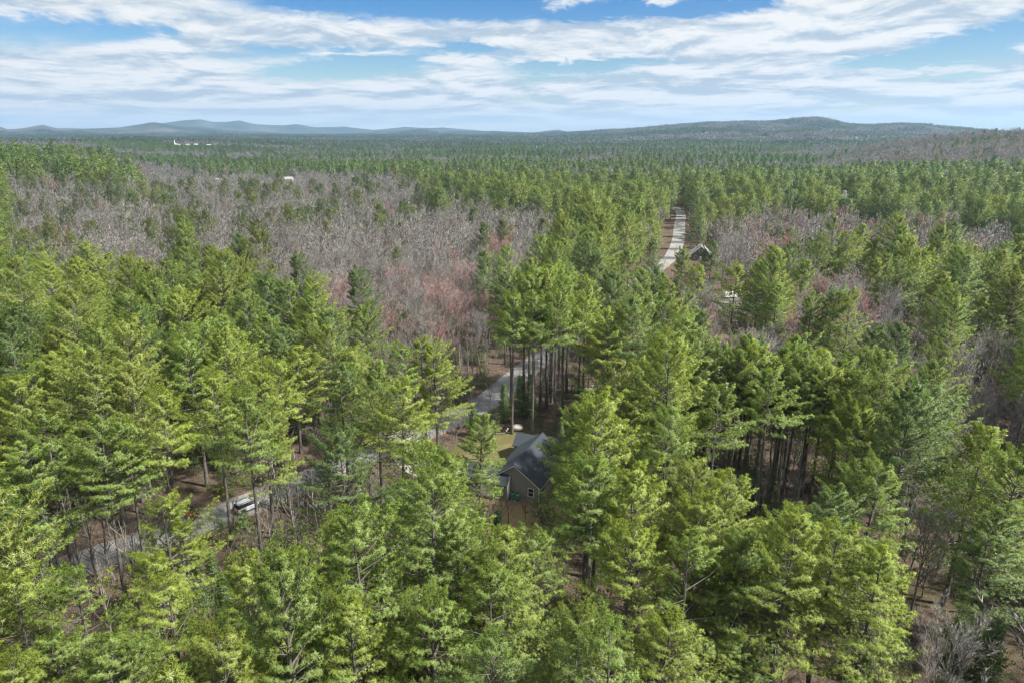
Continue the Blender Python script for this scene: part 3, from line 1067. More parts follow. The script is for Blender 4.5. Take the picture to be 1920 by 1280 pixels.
def quad_bike():
    S = link('quad_bike', None, loc=(-50.2, 94.6, 0.20), rz=2.7, label='small red four-wheeled vehicle on the road behind pine boughs', category='vehicle')
    MB().prism([(-0.95, 0.62), (-0.35, 0.52), (0.35, 0.52), (1.0, 0.60), (0.95, 0.82), (0.45, 0.95), (0.1, 0.78), (-0.5, 0.80), (-0.98, 0.80)], 'y', -0.34, 0.34).build('body', M['red'], S, bevel=0.04)
    MB().box(-0.62, 0.12, -0.2, 0.2, 0.80, 0.93).build('seat', M['black'], S, bevel=0.04)
    MB().box(-1.05, -0.5, -0.48, 0.48, 0.84, 0.89).build('rack', M['black'], S)
    for s in (-1, 1):
        MB().box(0.32, 0.98, s * 0.47 - 0.15, s * 0.47 + 0.15, 0.62, 0.70).build('fender', M['red'], S, bevel=0.03)
        MB().box(-0.98, -0.36, s * 0.47 - 0.15, s * 0.47 + 0.15, 0.62, 0.70).build('fender', M['red'], S, bevel=0.03)
        for xx in (-0.66, 0.66):
            wheel(S, xx, s * 0.47, 0.29, 0.24, s)
    MB().cyl((0.42, 1.06), 0.022, -0.42, 0.42, 'y', 8).build('handlebar', M['black'], S)
    MB().box(0.95, 1.03, -0.22, 0.22, 0.66, 0.80).build('headlight', M['lamp_clear'], S, bevel=0.01)


quad_bike()


def rock(name, loc, sx, sy, sz, seed, mat, rough=0.22, **kw):
    import bmesh
    rng = np.random.default_rng(seed)
    bm = bmesh.new()
    bmesh.ops.create_icosphere(bm, subdivisions=3, radius=1.0)
    k = rng.normal(size=(6, 3)) * 1.6
    ph = rng.uniform(0, 6.28, 6)
    for v in bm.verts:
        p = np.array(v.co)
        d = 1 + rough * sum(math.sin(float(k[i] @ p) + ph[i]) for i in range(6)) / 3
        q = p * d * np.array((sx, sy, sz))
        v.co = (q[0], q[1], max(q[2], -0.25 * sz))
    me = bpy.data.meshes.new(name)
    bm.to_mesh(me)
    bm.free()
    me.materials.append(mat)
    return link(name, me, loc=loc, **kw)


rock('boulder', (1.05, 128.4, 0.18), 1.35, 0.95, 0.85, 4, M['rock'], label='pale boulder at the far edge of the lawn behind the house', category='boulder')


def log_pile():
    L_ = link('log_pile', None, loc=(-0.9, 128.0, 0.16), rz=0.12, label='dark pile of cut logs beside the pale boulder', category='log pile')
    rng = random.Random(3)
    for (xx, zz, r) in [(-0.75, 0.2, 0.22), (-0.28, 0.19, 0.21), (0.18, 0.22, 0.23), (0.66, 0.2, 0.2), (-0.5, 0.56, 0.2), (-0.04, 0.57, 0.2), (0.42, 0.57, 0.21), (-0.2, 0.9, 0.18)]:
        o = MB().cyl((xx, zz), r, -0.55 + rng.uniform(-.1, .1), 0.55, 'y', 12, r * 0.94).build('log', M['dark_bark'], L_)
        if xx in (-0.28, 0.66, -0.04):
            MB().cyl((xx, zz), r * 0.8, -0.70, -0.62, 'y', 10).build('cut_end', M['cut'], o)


log_pile()


def cottage():
    c = G(1313, 490)
    rz = rad(-14)
    H_ = link('brown_cottage', None, loc=(c[0], c[1], 0.05), rz=rz, label='dark brown gabled house beside the far stretch of road', category='house')
    hw, ez, rdg, L = 4.2, 3.4, 7.0, 10.0
    MB().prism([(-hw, 0), (hw, 0), (hw, ez), (0, rdg), (-hw, ez)], 'y', 0, L).build('wall', M['brown_wood'], H_)
    gable_roof(H_, hw, ez, rdg, 0, L, 0.4, 0.35, 0.16, M['pale_roof'])
    rake_trim(H_, hw, ez, rdg, -0.345, 0.39, wdt=0.28)
    window(H_, 0.0, 4.9, 1.2, 1.1, 0.0)
    window(H_, -2.2, 1.7, 1.0, 1.3, 0.0)
    window(H_, 2.2, 1.7, 1.0, 1.3, 0.0)
    MB().box(0.8, 1.4, 6, 6.6, 5.2, 8.2).build('chimney', M['brick'], H_)
    MB().box(-0.5, 0.5, -0.05, 0.03, 0.1, 2.2).build('door', M['white'], H_)


cottage()


def camper():
    c = G(1368, 560)
    S = link('camper_trailer', None, loc=(c[0], c[1], 0.15), rz=rad(8), label='small white camper with a dark window in the gravel clearing', category='camper')
    MB().prism([(-2.4, 0.5), (2.4, 0.5), (2.45, 1.4), (2.2, 2.4), (-2.2, 2.5), (-2.45, 2.2)], 'y', -1.05, 1.05).build('body', M['white'], S, bevel=0.1)
    MB().box(-0.9, 0.3, -1.075, -1.04, 1.45, 2.05).build('window', M['glass'], S, bevel=0.01)
    MB().box(0.9, 1.5, -1.075, -1.04, 0.6, 2.2).build('door', M['white'], S, bevel=0.01)
    for s in (-1, 1):
        wheel(S, -0.4, s * 0.9, 0.33, 0.22, s)
    MB().box(2.4, 3.5, -0.06, 0.06, 0.45, 0.56).build('tow_bar', M['black'], S)


camper()


def far_block(name, px, py, D, w, d, h, roof, label, rz=0.0, mat='white', roofmat='pale_roof', cat='house', nwin=3):
    a, e = az_el(px, py)
    x, y = D * math.sin(a), D * math.cos(a)
    z = float(terrain(x, y))
    H_ = link(name, None, loc=(x, y, z - 0.3), rz=rz, label=label, category=cat)
    MB().prism([(-d / 2, 0), (d / 2, 0), (d / 2, h), (0, h + roof), (-d / 2, h)], 'x', -w / 2, w / 2).build('wall', M[mat], H_)
    for s in (-1, 1):
        e_ = d / 2 + 0.4
        m = roof / (d / 2)
        MB().prism([(0, h + roof + 0.03), (s * e_, h - 0.4 * m + 0.03), (s * e_, h - 0.4 * m + 0.28), (0, h + roof + 0.28)], 'x', -w / 2 - 0.4, w / 2 + 0.4).build('roof', M[roofmat], H_)
    for q in range(nwin):
        xx = -w / 2 + (q + 0.5) * w / nwin
        MB().box(xx - 0.55, xx + 0.55, -d / 2 - 0.06, -d / 2 + 0.02, h * 0.45, h * 0.8).build('window', M['glass'], H_)
    return H_, (x, y)


CLEAR_FAR = []      # (x, y, radius, front) where far trees stand back


def far_things():
    o, p = far_block('white_farmhouse', 541, 338, 900, 11, 7, 4.5, 2.4, 'white roofed building before a dark pine stand in grey woods', 0.05, nwin=4)
    CLEAR_FAR.append((*p, 8, 2.0))
    o, p = far_block('white_cabin', 409, 336, 905, 8, 6, 4.5, 2.2, 'small pale building half hidden in grey woods', -0.2, nwin=2)
    CLEAR_FAR.append((*p, 5, 3.5))
    lab = ['white hall with a broad roof just right of the steeple', 'tall white house midway along the distant village', 'long white house at the right end of the distant village', 'small white house at the foot of the steeple']
    for (px, w, h, l) in [(351, 10, 4, 0), (367, 9, 5, 1), (391, 13, 3.6, 2), (335, 6, 3.6, 3)]:
        o, p = far_block('village_house', px, 268, 2300, w, 10, h, 4, lab[l], random.uniform(-.4, .4), roofmat='pale_roof')
        CLEAR_FAR.append((*p, 12, 4.0))
    a, e = az_el(327, 264)
    x, y = 2310 * math.sin(a), 2310 * math.cos(a)
    z = float(terrain(x, y))
    CLEAR_FAR.append((x, y, 14, 6.0))
    S = link('village_church', None, loc=(x, y, z), label='white church with a pointed steeple in the distant village', category='church')
    S.scale = (0.62, 0.62, 0.75)
    MB().prism([(-6, 0), (6, 0), (6, 7), (0, 11), (-6, 7)], 'y', 0, 18).build('nave', M['white'], S)
    for s in (-1, 1):
        MB().prism([(0, 11.05), (s * 6.5, 6.75), (s * 6.5, 7.0), (0, 11.35)], 'y', -0.4, 18.4).build('roof', M['pale_roof'], S)
    MB().box(-2, 2, -3.5, 0.5, 0, 14).build('tower', M['white'], S)
    MB().box(-1.6, 1.6, -3.1, 0.1, 14, 18).build('belfry', M['white'], S)
    MB().lathe([(1.9, 18), (1.3, 20), (0.7, 24), (0.05, 30)], 8, (0, -1.5)).build('spire', M['white'], S)
    MB().box(-0.9, 0.9, -3.56, -3.45, 0.2, 3).build('door', M['brown_wood'], S)
    # white tower that stands out of the pines
    a, e = az_el(1588, 348)
    D = 560
    x, y = D * math.sin(a), D * math.cos(a)
    CLEAR_FAR.append((x, y, 4, 11.0))
    S = link('white_tower', None, loc=(x, y, 0), rz=0.3, label='white tower with a narrow cupola rising from the pines', category='tower')
    MB().box(-1.9, 1.9, -1.9, 1.9, 0, 14.2).build('shaft', M['white'], S)
    MB().prism([(-2.3, 14.1), (2.3, 14.1), (1.3, 15.6), (-1.3, 15.6)], 'y', -2.3, 2.3).build('roof', M['white'], S)
    MB().box(-1.15, 1.15, -1.15, 1.15, 15.5, 17.6).build('cupola', M['white'], S)
    MB().box(-1.45, 1.45, -1.45, 1.45, 17.6, 18.0).build('cap', M['white'], S)
    for zz in (9.2, 12.4):
        MB().box(-0.45, 0.45, -1.94, -1.86, zz - 0.7, zz + 0.7).build('window', M['glass'], S)
    MB().box(-0.5, 0.5, -1.18, -1.12, 16.0, 17.1).build('window', M['glass'], S)


far_things()

# ------------------------------------------------------------------ tree prototypes
def proto_pair(prefix, gen, wmats, lmats, seed, **kw):
    w, l = gen(np.random.default_rng(seed), **kw)
    return dict(wood=w.mesh(prefix + '_trunk', wmats), leaf=l.mesh(prefix + '_crown', lmats), h=kw['h'])


def proto_one(name, gen, wmats, lmats, seed, **kw):
    w, l = gen(np.random.default_rng(seed), **kw)
    s = Soup()
    for src, off in ((w, 0), (l, len(wmats))):
        for V, F, N, v, m in zip(src.V, src.F, src.N, src.v, src.m):
            s.add(V, F - F.min(), N, v, 0)
            s.m[-1] = m + off
    o = bpy.data.objects.new(name, s.mesh(name, wmats + lmats))
    return o


PW = [M['pine_bark'], M['dead_branch']]
PL = [M['needles']]
PINE_VAR = [  # cb, R, kind
    (0.34, 7.2, 'pine'), (0.40, 6.9, 'pine'), (0.36, 7.8, 'pine'), (0.44, 6.8, 'pine'), (0.34, 6.0, 'pine'), (0.56, 6.2, 'pine'), (0.65, 5.2, 'pine'), (0.32, 6.2, 'round'),
    (0.46, 7.4, 'pine'), (0.30, 6.6, 'pine'), (0.50, 7.0, 'pine'), (0.38, 6.4, 'pine')]
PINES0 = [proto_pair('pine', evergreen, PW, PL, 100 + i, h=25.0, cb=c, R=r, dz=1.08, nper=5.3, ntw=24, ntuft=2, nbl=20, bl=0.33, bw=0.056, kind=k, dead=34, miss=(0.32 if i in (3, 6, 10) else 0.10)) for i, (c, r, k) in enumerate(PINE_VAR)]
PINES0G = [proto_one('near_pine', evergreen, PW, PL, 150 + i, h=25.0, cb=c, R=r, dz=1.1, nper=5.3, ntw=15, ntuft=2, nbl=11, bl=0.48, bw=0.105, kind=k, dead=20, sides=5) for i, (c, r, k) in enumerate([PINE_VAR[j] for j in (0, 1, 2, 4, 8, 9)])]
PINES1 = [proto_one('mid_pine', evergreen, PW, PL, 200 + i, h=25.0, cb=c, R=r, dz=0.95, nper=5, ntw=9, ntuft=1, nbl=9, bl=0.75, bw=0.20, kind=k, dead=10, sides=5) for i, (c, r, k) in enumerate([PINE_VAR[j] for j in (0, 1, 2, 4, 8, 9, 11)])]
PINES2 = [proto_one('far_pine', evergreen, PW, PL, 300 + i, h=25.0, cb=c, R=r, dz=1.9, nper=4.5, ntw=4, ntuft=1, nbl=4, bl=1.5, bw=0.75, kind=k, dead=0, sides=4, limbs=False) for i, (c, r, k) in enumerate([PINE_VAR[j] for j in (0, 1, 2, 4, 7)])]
SPRUCE0 = [proto_pair('spruce', evergreen, PW, PL, 400 + i, h=13.0, cb=0.05, R=r, dz=0.5, nper=6.5, ntw=9, ntuft=2, nbl=6, bl=0.30, bw=0.10, kind='spruce', dead=0) for i, r in enumerate((2.7, 2.2, 3.1))]
SPRUCE2 = [proto_one('far_spruce', evergreen, PW, PL, 420, h=13.0, cb=0.05, R=2.5, dz=1.1, nper=5, ntw=4, ntuft=1, nbl=4, bl=0.9, bw=0.4, kind='spruce', dead=0, sides=4, limbs=False)]
BW = [M['grey_bark']]
BL = [M['branch_bark'], M['twigs']]
BARE0 = [proto_pair('bare', bare_tree, BW, BL, 500 + i, h=17.0, n1=n1, n2=8, n3=7, n4=6, tw=0.024, spread=sp, base=b) for i, (n1, sp, b) in enumerate([(15, 0.50, 0.35), (13, 0.58, 0.28), (17, 0.44, 0.45), (12, 0.52, 0.4), (16, 0.62, 0.3)])]
BARE1 = [proto_one('mid_bare', bare_tree, BW, BL, 600 + i, h=17.0, n1=n1, n2=7, n3=12, n4=0, tw=0.10, spread=sp, base=b, sides=4, detail=False) for i, (n1, sp, b) in enumerate([(14, 0.55, 0.35), (12, 0.60, 0.3), (15, 0.5, 0.42), (13, 0.62, 0.3)])]
BARE2 = [proto_one('far_bare', bare_tree, BW, BL, 650 + i, h=17.0, n1=10, n2=5, n3=7, n4=0, tw=0.24, spread=sp, base=0.35, sides=3, detail=False) for i, sp in enumerate((0.6, 0.68))]
DEAD0 = [proto_pair('dead', bare_tree, [M['pale_wood']], [M['pale_wood'], M['pale_wood']], 700 + i, h=15.0, n1=12, n2=3, n3=2, n4=0, tw=0.04, spread=0.26, base=0.25) for i in range(3)]


def patch_proto(name, seed, evergreen_share):
    """a stand of small far trees on a 64 m square"""
    rng = np.random.default_rng(seed)
    s = Soup()
    for i in range(60):
        x, y = rng.uniform(-34, 34, 2)
        ev = rng.random() < evergreen_share
        h = rng.uniform(15, 25) if ev else rng.uniform(11, 17)
        R = rng.uniform(3, 5)
        n = 16
        t = rng.uniform(0.25, 1, n)
        a = rng.uniform(0, 6.28, n)
        rr = R * ((1 - t) ** 0.7 if ev else np.sqrt(np.maximum(0, 1 - (t - 0.5) ** 2 * 4)) * 0.9 + 0.2)
        C = np.stack([x + np.cos(a) * rr * 0.5, y + np.sin(a) * rr * 0.5, h * t - 1.0], 1)
        D = nrm(np.stack([np.cos(a), np.sin(a), rng.uniform(0.0, 0.9, n)], 1))
        Nd = nrm(D + np.array([0, 0, 0.7]))
        V, F, N = blades(C, D, R * rng.uniform(0.5, 0.9, n), R * rng.uniform(0.5, 0.9, n), Nd, rng)
        s.add(V, F, N, np.repeat(rng.uniform(0, 0.8, n), 3), 0 if ev else 1)
    return bpy.data.objects.new(name, s.mesh(name, [M['needles'], M['twigs']]))


PATCH = [patch_proto('stand', 800 + i, 0.95) for i in range(3)]
PATCHB = [patch_proto('grey_stand', 810 + i, 0.12) for i in range(3)]


# ------------------------------------------------------------------ where trees stand
def inside(poly, x, y):
    poly = np.asarray(poly, float)
    x = np.asarray(x, float)
    y = np.asarray(y, float)
    c = np.zeros(x.shape, bool)
    j = len(poly) - 1
    for i in range(len(poly)):
        xi, yi = poly[i]
        xj, yj = poly[j]
        hit = ((yi > y) != (yj > y)) & (x < (xj - xi) * (y - yi) / (yj - yi + 1e-9) + xi)
        c ^= hit
        j = i
    return c


ZONES = [  # outline of a canopy type, share of evergreens, share of red buds among bare trees, share kept
    ([(440, 462), (640, 445), (800, 432), (1010, 425), (985, 480), (930, 520), (935, 640), (905, 720), (850, 700), (800, 610), (740, 620), (690, 545), (580, 520), (480, 480)], 0.02, 0.10, 1.0),
    ([(0, 300), (250, 312), (760, 318), (900, 345), (1080, 370), (1010, 425), (470, 462), (250, 450), (0, 455)], 0.27, 0.02, 1.0),
    ([(0, 455), (250, 450), (470, 462), (560, 500), (400, 510), (0, 520)], 0.72, 0.1, 1.0),
    ([(1285, 395), (1450, 355), (1920, 385), (1920, 440), (1700, 430), (1590, 420), (1440, 450), (1390, 480), (1350, 505), (1285, 505)], 0.10, 0.2, 1.0),
    ([(1285, 565), (1510, 590), (1565, 715), (1450, 730), (1320, 680)], 0.12, 0.4, 0.95),
    ([(1465, 480), (1655, 455), (1670, 505), (1540, 548), (1480, 540)], 0.06, 0.6, 1.0),
    ([(1600, 550), (1750, 555), (1750, 670), (1610, 670)], 0.15, 0.1, 0.9),
    ([(1700, 930), (1920, 890), (2100, 890), (2100, 1400), (1740, 1400), (1760, 1150), (1720, 1050)], 0.10, 0.05, 0.9),
    ([(1770, 630), (1910, 600), (1920, 700), (1790, 730)], 0.15, 0.1, 0.9),
    ([(1680, 780), (1760, 790), (1760, 880), (1690, 860)], 0.2, 0.1, 0.8),
    ([(490, 900), (600, 890), (740, 900), (730, 1040), (520, 1040)], 0.12, 0.05, 0.55),
    ([(1090, 470), (1240, 440), (1250, 520), (1100, 560)], 0.6, 0.1, 0.9),
    ([(680, 800), (740, 800), (750, 960), (660, 960)], 0.1, 0.1, 0.6),
]
RED_CORE = [(560, 455), (1000, 440), (960, 500), (760, 530), (600, 500)]
# picture areas that stay open to view: outline, distance of the thing seen
OPEN = [
    ([(820, 800), (875, 735), (960, 680), (1065, 620), (1075, 660), (985, 715), (910, 790), (870, 805)], 170),
    ([(365, 985), (430, 925), (505, 925), (505, 985), (400, 1000)], 97),
    ([(140, 1075), (160, 1040), (250, 1010), (330, 1000), (340, 1030), (220, 1075)], 88),
    ([(880, 880), (955, 815), (1015, 815), (1050, 860), (1045, 905), (1015, 950), (935, 940), (925, 905)], 108),
    ([(895, 785), (1010, 785), (1000, 830), (940, 835)], 128),
    ([(935, 940), (1015, 950), (1010, 1000), (945, 1000)], 96),
    ([(1246, 500), (1258, 394), (1286, 394), (1285, 450), (1280, 500)], 500),
    ([(1298, 455), (1336, 455), (1334, 492), (1298, 492)], 330),
    ([(1355, 550), (1400, 550), (1405, 595), (1355, 600)], 240),
    ([(720, 805), (745, 805), (745, 850), (705, 860)], 120),
    ([(1330, 800), (1600, 800), (1640, 955), (1560, 975), (1390, 905)], 103),
    ([(1180, 525), (1215, 525), (1215, 545), (1180, 545)], 270),
]


def seg_dist(px, py, line):
    d = np.full(px.shape, 1e9)
    for i in range(0, len(line) - 1):
        ax, ay = line[i]
        bx, by = line[i + 1]
        vx, vy = bx - ax, by - ay
        t = np.clip(((px - ax) * vx + (py - ay) * vy) / (vx * vx + vy * vy + 1e-9), 0, 1)
        d = np.minimum(d, np.hypot(px - ax - t * vx, py - ay - t * vy))
    return d


LAWN = [(-14, 105), (-11, 124), (-1, 129.5), (9, 127), (14, 118), (13, 100), (9, 98), (8.5, 90), (4, 86), (-1, 85), (-6, 92), (-11, 98)]
LOT = [(16, 152), (24, 156), (36, 157), (40, 150), (34, 145), (22, 147)]
LOT2 = [(70, 222), (72, 240), (78, 250), (92, 249), (93, 236), (88, 220), (77, 213)]
CT = G(1313, 480)


def blocked(x, y, m=1.0):
    b = seg_dist(x, y, ROAD[::2]) < np.where(np.hypot(x, y) > 280, 3.7, 5.0) * m
    b |= seg_dist(x, y, DRIVE) < 3.0 * m
    b |= inside(LAWN, x, y) | inside(LOT, x, y) | inside(LOT2, x, y)
    b |= np.hypot(x - CT[0], y - CT[1]) < 9
    return b


# tops of single trees read off the photograph: x, y of the top, height, variety, colour
YG, MG, BG, DG, OL = (0.234, 0.298, 0.056), (0.184, 0.258, 0.058), (0.158, 0.232, 0.074), (0.112, 0.175, 0.050), (0.212, 0.246, 0.056)
KEY = [
    (137, 1085, 19, 3, MG), (20, 1075, 20, 3, YG), (205, 1205, 18, 1, MG), (10, 1240, 16, 0, YG), (313, 1090, 19, 3, YG), (283, 1052, 17, 6, YG), (247, 1215, 16, 2, MG), (100, 1200, 15, 1, MG),
    (465, 1058, 19, 4, YG), (553, 1040, 17, 6, YG), (595, 1105, 17, 1, MG), (640, 978, 18, 4, YG), (655, 1128, 19, 2, YG), (723, 1050, 17, 4, MG), (807, 1130, 18, 1, MG),
    (866, 984, 20, 2, MG), (934, 1006, 21, 2, YG), (1122, 1178, 16, 1, MG), (1104, 868, 23, 5, MG), (1200, 895, 23, 2, YG), (1245, 1170, 17, 0, YG), (380, 1190, 16, 0, MG), (520, 1190, 15, 2, YG),
    (1357, 898, 23, 0, YG), (1310, 938, 22, 1, YG), (1480, 970, 23, 2, YG), (1561, 990, 21, 0, YG), (1643, 1033, 20, 2, YG), (1643, 880, 22, 1, MG), (1561, 930, 20, 4, BG),
    (1838, 812, 24, 2, YG), (1905, 860, 24, 1, MG), (1865, 980, 18, 4, BG), (1400, 1010, 20, 1, MG), (1290, 1010, 21, 3, MG), (1180, 1000, 20, 1, YG),
    (896, 785, 19, 4, MG), (822, 858, 22, 2, MG), (640, 808, 22, 0, DG), (790, 845, 21, 1, MG), (700, 690, 24, 2, MG), (748, 725, 23, 5, YG), (815, 650, 22, 4, YG), (770, 598, 23, 2, YG),
    (670, 510, 25, 4, DG), (480, 710, 25, 2, YG), (350, 640, 26, 0, MG), (180, 620, 25, 2, MG), (560, 660, 24, 0, MG), (620, 590, 24, 1, BG), (560, 480, 25, 4, DG), (445, 445, 25, 2, DG), (340, 420, 24, 1, MG),
    (905, 475, 25, 4, BG), (950, 470, 28, 5, MG), (970, 480, 30, 5, MG), (1000, 470, 30, 5, MG), (1035, 500, 30, 6, MG), (1060, 530, 29, 5, MG), (960, 560, 28, 6, MG), (1000, 560, 28, 6, MG), (1045, 560, 28, 6, MG),
    (1090, 395, 26, 4, DG), (1130, 400, 26, 2, MG), (1170, 400, 25, 4, MG), (1100, 560, 26, 5, YG), (1150, 520, 27, 1, DG), (1145, 590, 25, 5, YG), (1215, 560, 24, 4, MG), (1245, 530, 18, 4, DG),
    (1283, 470, 22, 4, MG), (1335, 455, 24, 4, DG), (1310, 500, 20, 4, YG), (1380, 500, 23, 1, YG), (1430, 495, 24, 2, MG), (1475, 470, 25, 1, BG), (1527, 560, 24, 4, MG), (1460, 535, 22, 4, MG), (1480, 545, 16, 4, MG),
    (1680, 615, 24, 2, DG), (1715, 755, 17, 7, OL), (1620, 775, 21, 7, YG), (1790, 560, 25, 2, MG), (1640, 620, 22, 1, DG), (1560, 650, 13, 4, OL),
    (1250, 640, 25, 2, MG), (1310, 630, 25, 1, MG), (1400, 640, 25, 2, YG), (1450, 700, 25, 6, MG), (1350, 730, 25, 6, MG), (1180, 740, 22, 2, YG), (1110, 760, 21, 1, YG), (1092, 768, 20, 4, MG), (1250, 780, 23, 5, MG),
    (1230, 690, 24, 1, MG), (1500, 640, 24, 2, MG), (1225, 502, 24, 4, DG), (1200, 512, 24, 2, MG), (1238, 515, 20, 4, MG), (1180, 470, 25, 1, MG),
]
KEY += [(300, 935, 19, 3, YG), (335, 990, 14, 6, YG), (40, 950, 20, 3, MG)]
KEY_SPRUCE = [(886, 757, 7, DG), (1874, 1156, 12, DG), (1815, 1165, 11, DG), (935, 955, 9, (0.05, 0.10, 0.035)), (945, 720, 8, DG), (975, 705, 9, DG), (998, 700, 10, DG), (340, 1100, 8, DG), (415, 1080, 9, DG), (395, 1030, 8, DG), (600, 1060, 7, DG), (1560, 645, 13, OL), (1290, 560, 12, DG), (1215, 540, 14, DG), (1230, 520, 13, DG),
              (1050, 790, 7, DG), (360, 1040, 9, DG), (1640, 1180, 7, DG)]
KEY_STEM = [(1330, 903, 24, 5, MG), (1362, 916, 24, 6, MG), (1392, 924, 25, 5, YG), (1412, 931, 23, 6, MG), (1441, 941, 24, 6, YG), (1466, 944, 25, 5, MG), (1492, 951, 24, 6, MG), (1516, 961, 24, 6, YG), (1543, 964, 23, 5, OL), (1572, 972, 24, 6, MG), (1604, 976, 23, 5, YG),
            (1450, 919, 25, 6, MG), (1502, 929, 25, 6, YG), (1552, 941, 24, 6, MG), (1382, 899, 25, 6, DG),
            (981, 776, 30, 6, MG), (1001, 769, 30, 5, MG), (1013, 761, 29, 6, MG), (1024, 765, 30, 6, YG), (1034, 754, 29, 6, MG), (992, 754, 30, 6, DG), (1047, 727, 29, 5, MG), (958, 773, 25, 6, MG), (1062, 735, 28, 6, MG), (1085, 745, 27, 5, YG),
            (240, 1135, 25, 5, MG), (150, 1120, 25, 6, MG), (62, 1085, 25, 5, YG), (30, 1160, 22, 6, MG), (120, 1140, 23, 3, MG), (285, 1118, 24, 6, MG), (352, 1095, 27, 6, YG), (497, 1098, 27, 6, MG), (437, 1022, 26, 6, YG), (545, 962, 25, 6, YG), (655, 930, 23, 3, DG), (1108, 1190, 22, 6, MG), (800, 850, 22, 6, YG), (760, 870, 22, 6, MG)]
KEY_DEAD = [(215, 930, 17), (245, 960, 16), (262, 985, 16), (290, 1000, 15), (180, 1010, 15), (60, 1010, 17), (500, 900, 17), (560, 930, 14), (1210, 1120, 12), (880, 690, 14), (1090, 1040, 14), (1740, 900, 15), (1850, 950, 15)]

PT = []   # dict per tree: kind, x, y, z, h, var, tint, rot, key


def px_top(t):
    a, b, c = PX(t['x'], t['y'], t['z'] + t['h'])
    return float(a), float(b), float(c)


for (x, y, h, v, c) in KEY:
    p = G(x, y, h)
    PT.append(dict(kind='pine', x=p[0], y=p[1], z=0.0, h=h, var=v, tint=np.array(c) * RNG.uniform(0.9, 1.1), rot=RNG.uniform(0, 6.28), key=True))
for (x, y, h, v, c) in KEY_STEM:   # read by the foot of the stem
    p = G(x, y, 0)
    PT.append(dict(kind='pine', x=p[0], y=p[1], z=0.0, h=h, var=v, tint=np.array(c) * RNG.uniform(0.9, 1.1), rot=RNG.uniform(0, 6.28), key=True))
for (x, y, h, c) in KEY_SPRUCE:
    p = G(x, y, h)
    PT.append(dict(kind='spruce', x=p[0], y=p[1], z=0.0, h=h, var=int(RNG.integers(3)), tint=np.array(c) * RNG.uniform(0.9, 1.1), rot=RNG.uniform(0, 6.28), key=True))
for (x, y, h) in KEY_DEAD:
    p = G(x, y, h)
    PT.append(dict(kind='dead', x=p[0], y=p[1], z=0.0, h=h, var=int(RNG.integers(3)), tint=np.array((0.3, 0.3, 0.3)), rot=RNG.uniform(0, 6.28), key=True))
# slender dead stems crowd the roadside gaps
for poly, n_ in (([(20, 1010), (150, 1000), (300, 1040), (310, 1150), (60, 1180)], 26), ([(480, 960), (720, 900), (720, 1040), (500, 1090)], 22), ([(1150, 1010), (1260, 1000), (1260, 1120), (1150, 1130)], 5), ([(1380, 930), (1560, 900), (1560, 990), (1400, 1000)], 9), ([(1720, 930), (1900, 920), (1900, 1180), (1760, 1180)], 16), ([(860, 690), (900, 690), (905, 740), (865, 740)], 5), ([(1020, 800), (1090, 1000), (1080, 1060), (1000, 1060)], 5)):
    pa = np.array(poly, float)
    k_ = 0
    while k_ < n_:
        qx, qy = RNG.uniform(pa.min(0), pa.max(0))
        if not inside(poly, np.array([qx]), np.array([qy]))[0]:
            continue
        p = G(qx, qy, 0)
        k_ += 1
        PT.append(dict(kind='dead', x=p[0], y=p[1], z=0.0, h=RNG.uniform(7, 16), var=int(RNG.integers(3)), tint=np.array((0.3, 0.3, 0.3)), rot=RNG.uniform(0, 6.28), key=True))
# crowns must not stand on the road or the lawn
_kx = np.array([t['x'] for t in PT])
_ky = np.array([t['y'] for t in PT])
_kb = (seg_dist(_kx, _ky, ROAD[::2]) < 3.6) | inside(LAWN, _kx, _ky) & (np.hypot(_kx - 3, _ky - 108) < 9)
PT = [t for t, b in zip(PT, _kb) if not b]
KX = np.array([t['x'] for t in PT])
KY = np.array([t['y'] for t in PT])


def grid_pts(r0, r1, s, amax, seed, jit=0.42):
    rng = np.random.default_rng(seed)
    X, Y = np.meshgrid(np.arange(-r1, r1, s), np.arange(0, r1, s))
    X = X + (np.arange(X.shape[0]) % 2)[:, None] * s * 0.5
    X = X.ravel() + rng.uniform(-jit, jit, X.size) * s
    Y = Y.ravel() + rng.uniform(-jit, jit, Y.size) * s
    r = np.hypot(X, Y)
    k = (r >= r0) & (r < r1) & (np.abs(X) < np.tan(amax) * Y + 26)
    return X[k], Y[k], rng


def patchiness(x, y):
    return 0.5 + 0.5 * (0.6 * vnoise(x / 90, y / 60, 4.0) + 0.5 * vnoise(x / 34, y / 30, 7.0))


def far_evergreen_share(x, y, r):
    """patchwork of evergreen stands and bare hardwood beyond the mapped woods"""
    s = 0.24 + 1.5 * vnoise(x / 190, y / 110, 5.2) + 0.8 * vnoise(x / 62, y / 52, 8.0)
    a = np.arctan2(x, y)
    w = np.clip((a - 0.34 + 0.10 * vnoise(x / 90, y / 110, 3.7)) / 0.16, 0, 1) * np.clip((r - 860 + 90 * vnoise(x / 70, y / 70, 9.1)) / 140, 0, 1) * (r < 2100)
    s = s * (1 - w) + w * (0.30 + 0.35 * vnoise(x / 95, y / 80, 1.0))
    s = np.where((r > 700) & (r < 1000) & (a < -0.48), s + 0.35, s)
    s = np.where((r > 620) & (r < 900) & (a > -0.15) & (a < 0.55), s + 0.30, s)
    return np.clip(s, 0.06, 0.97)


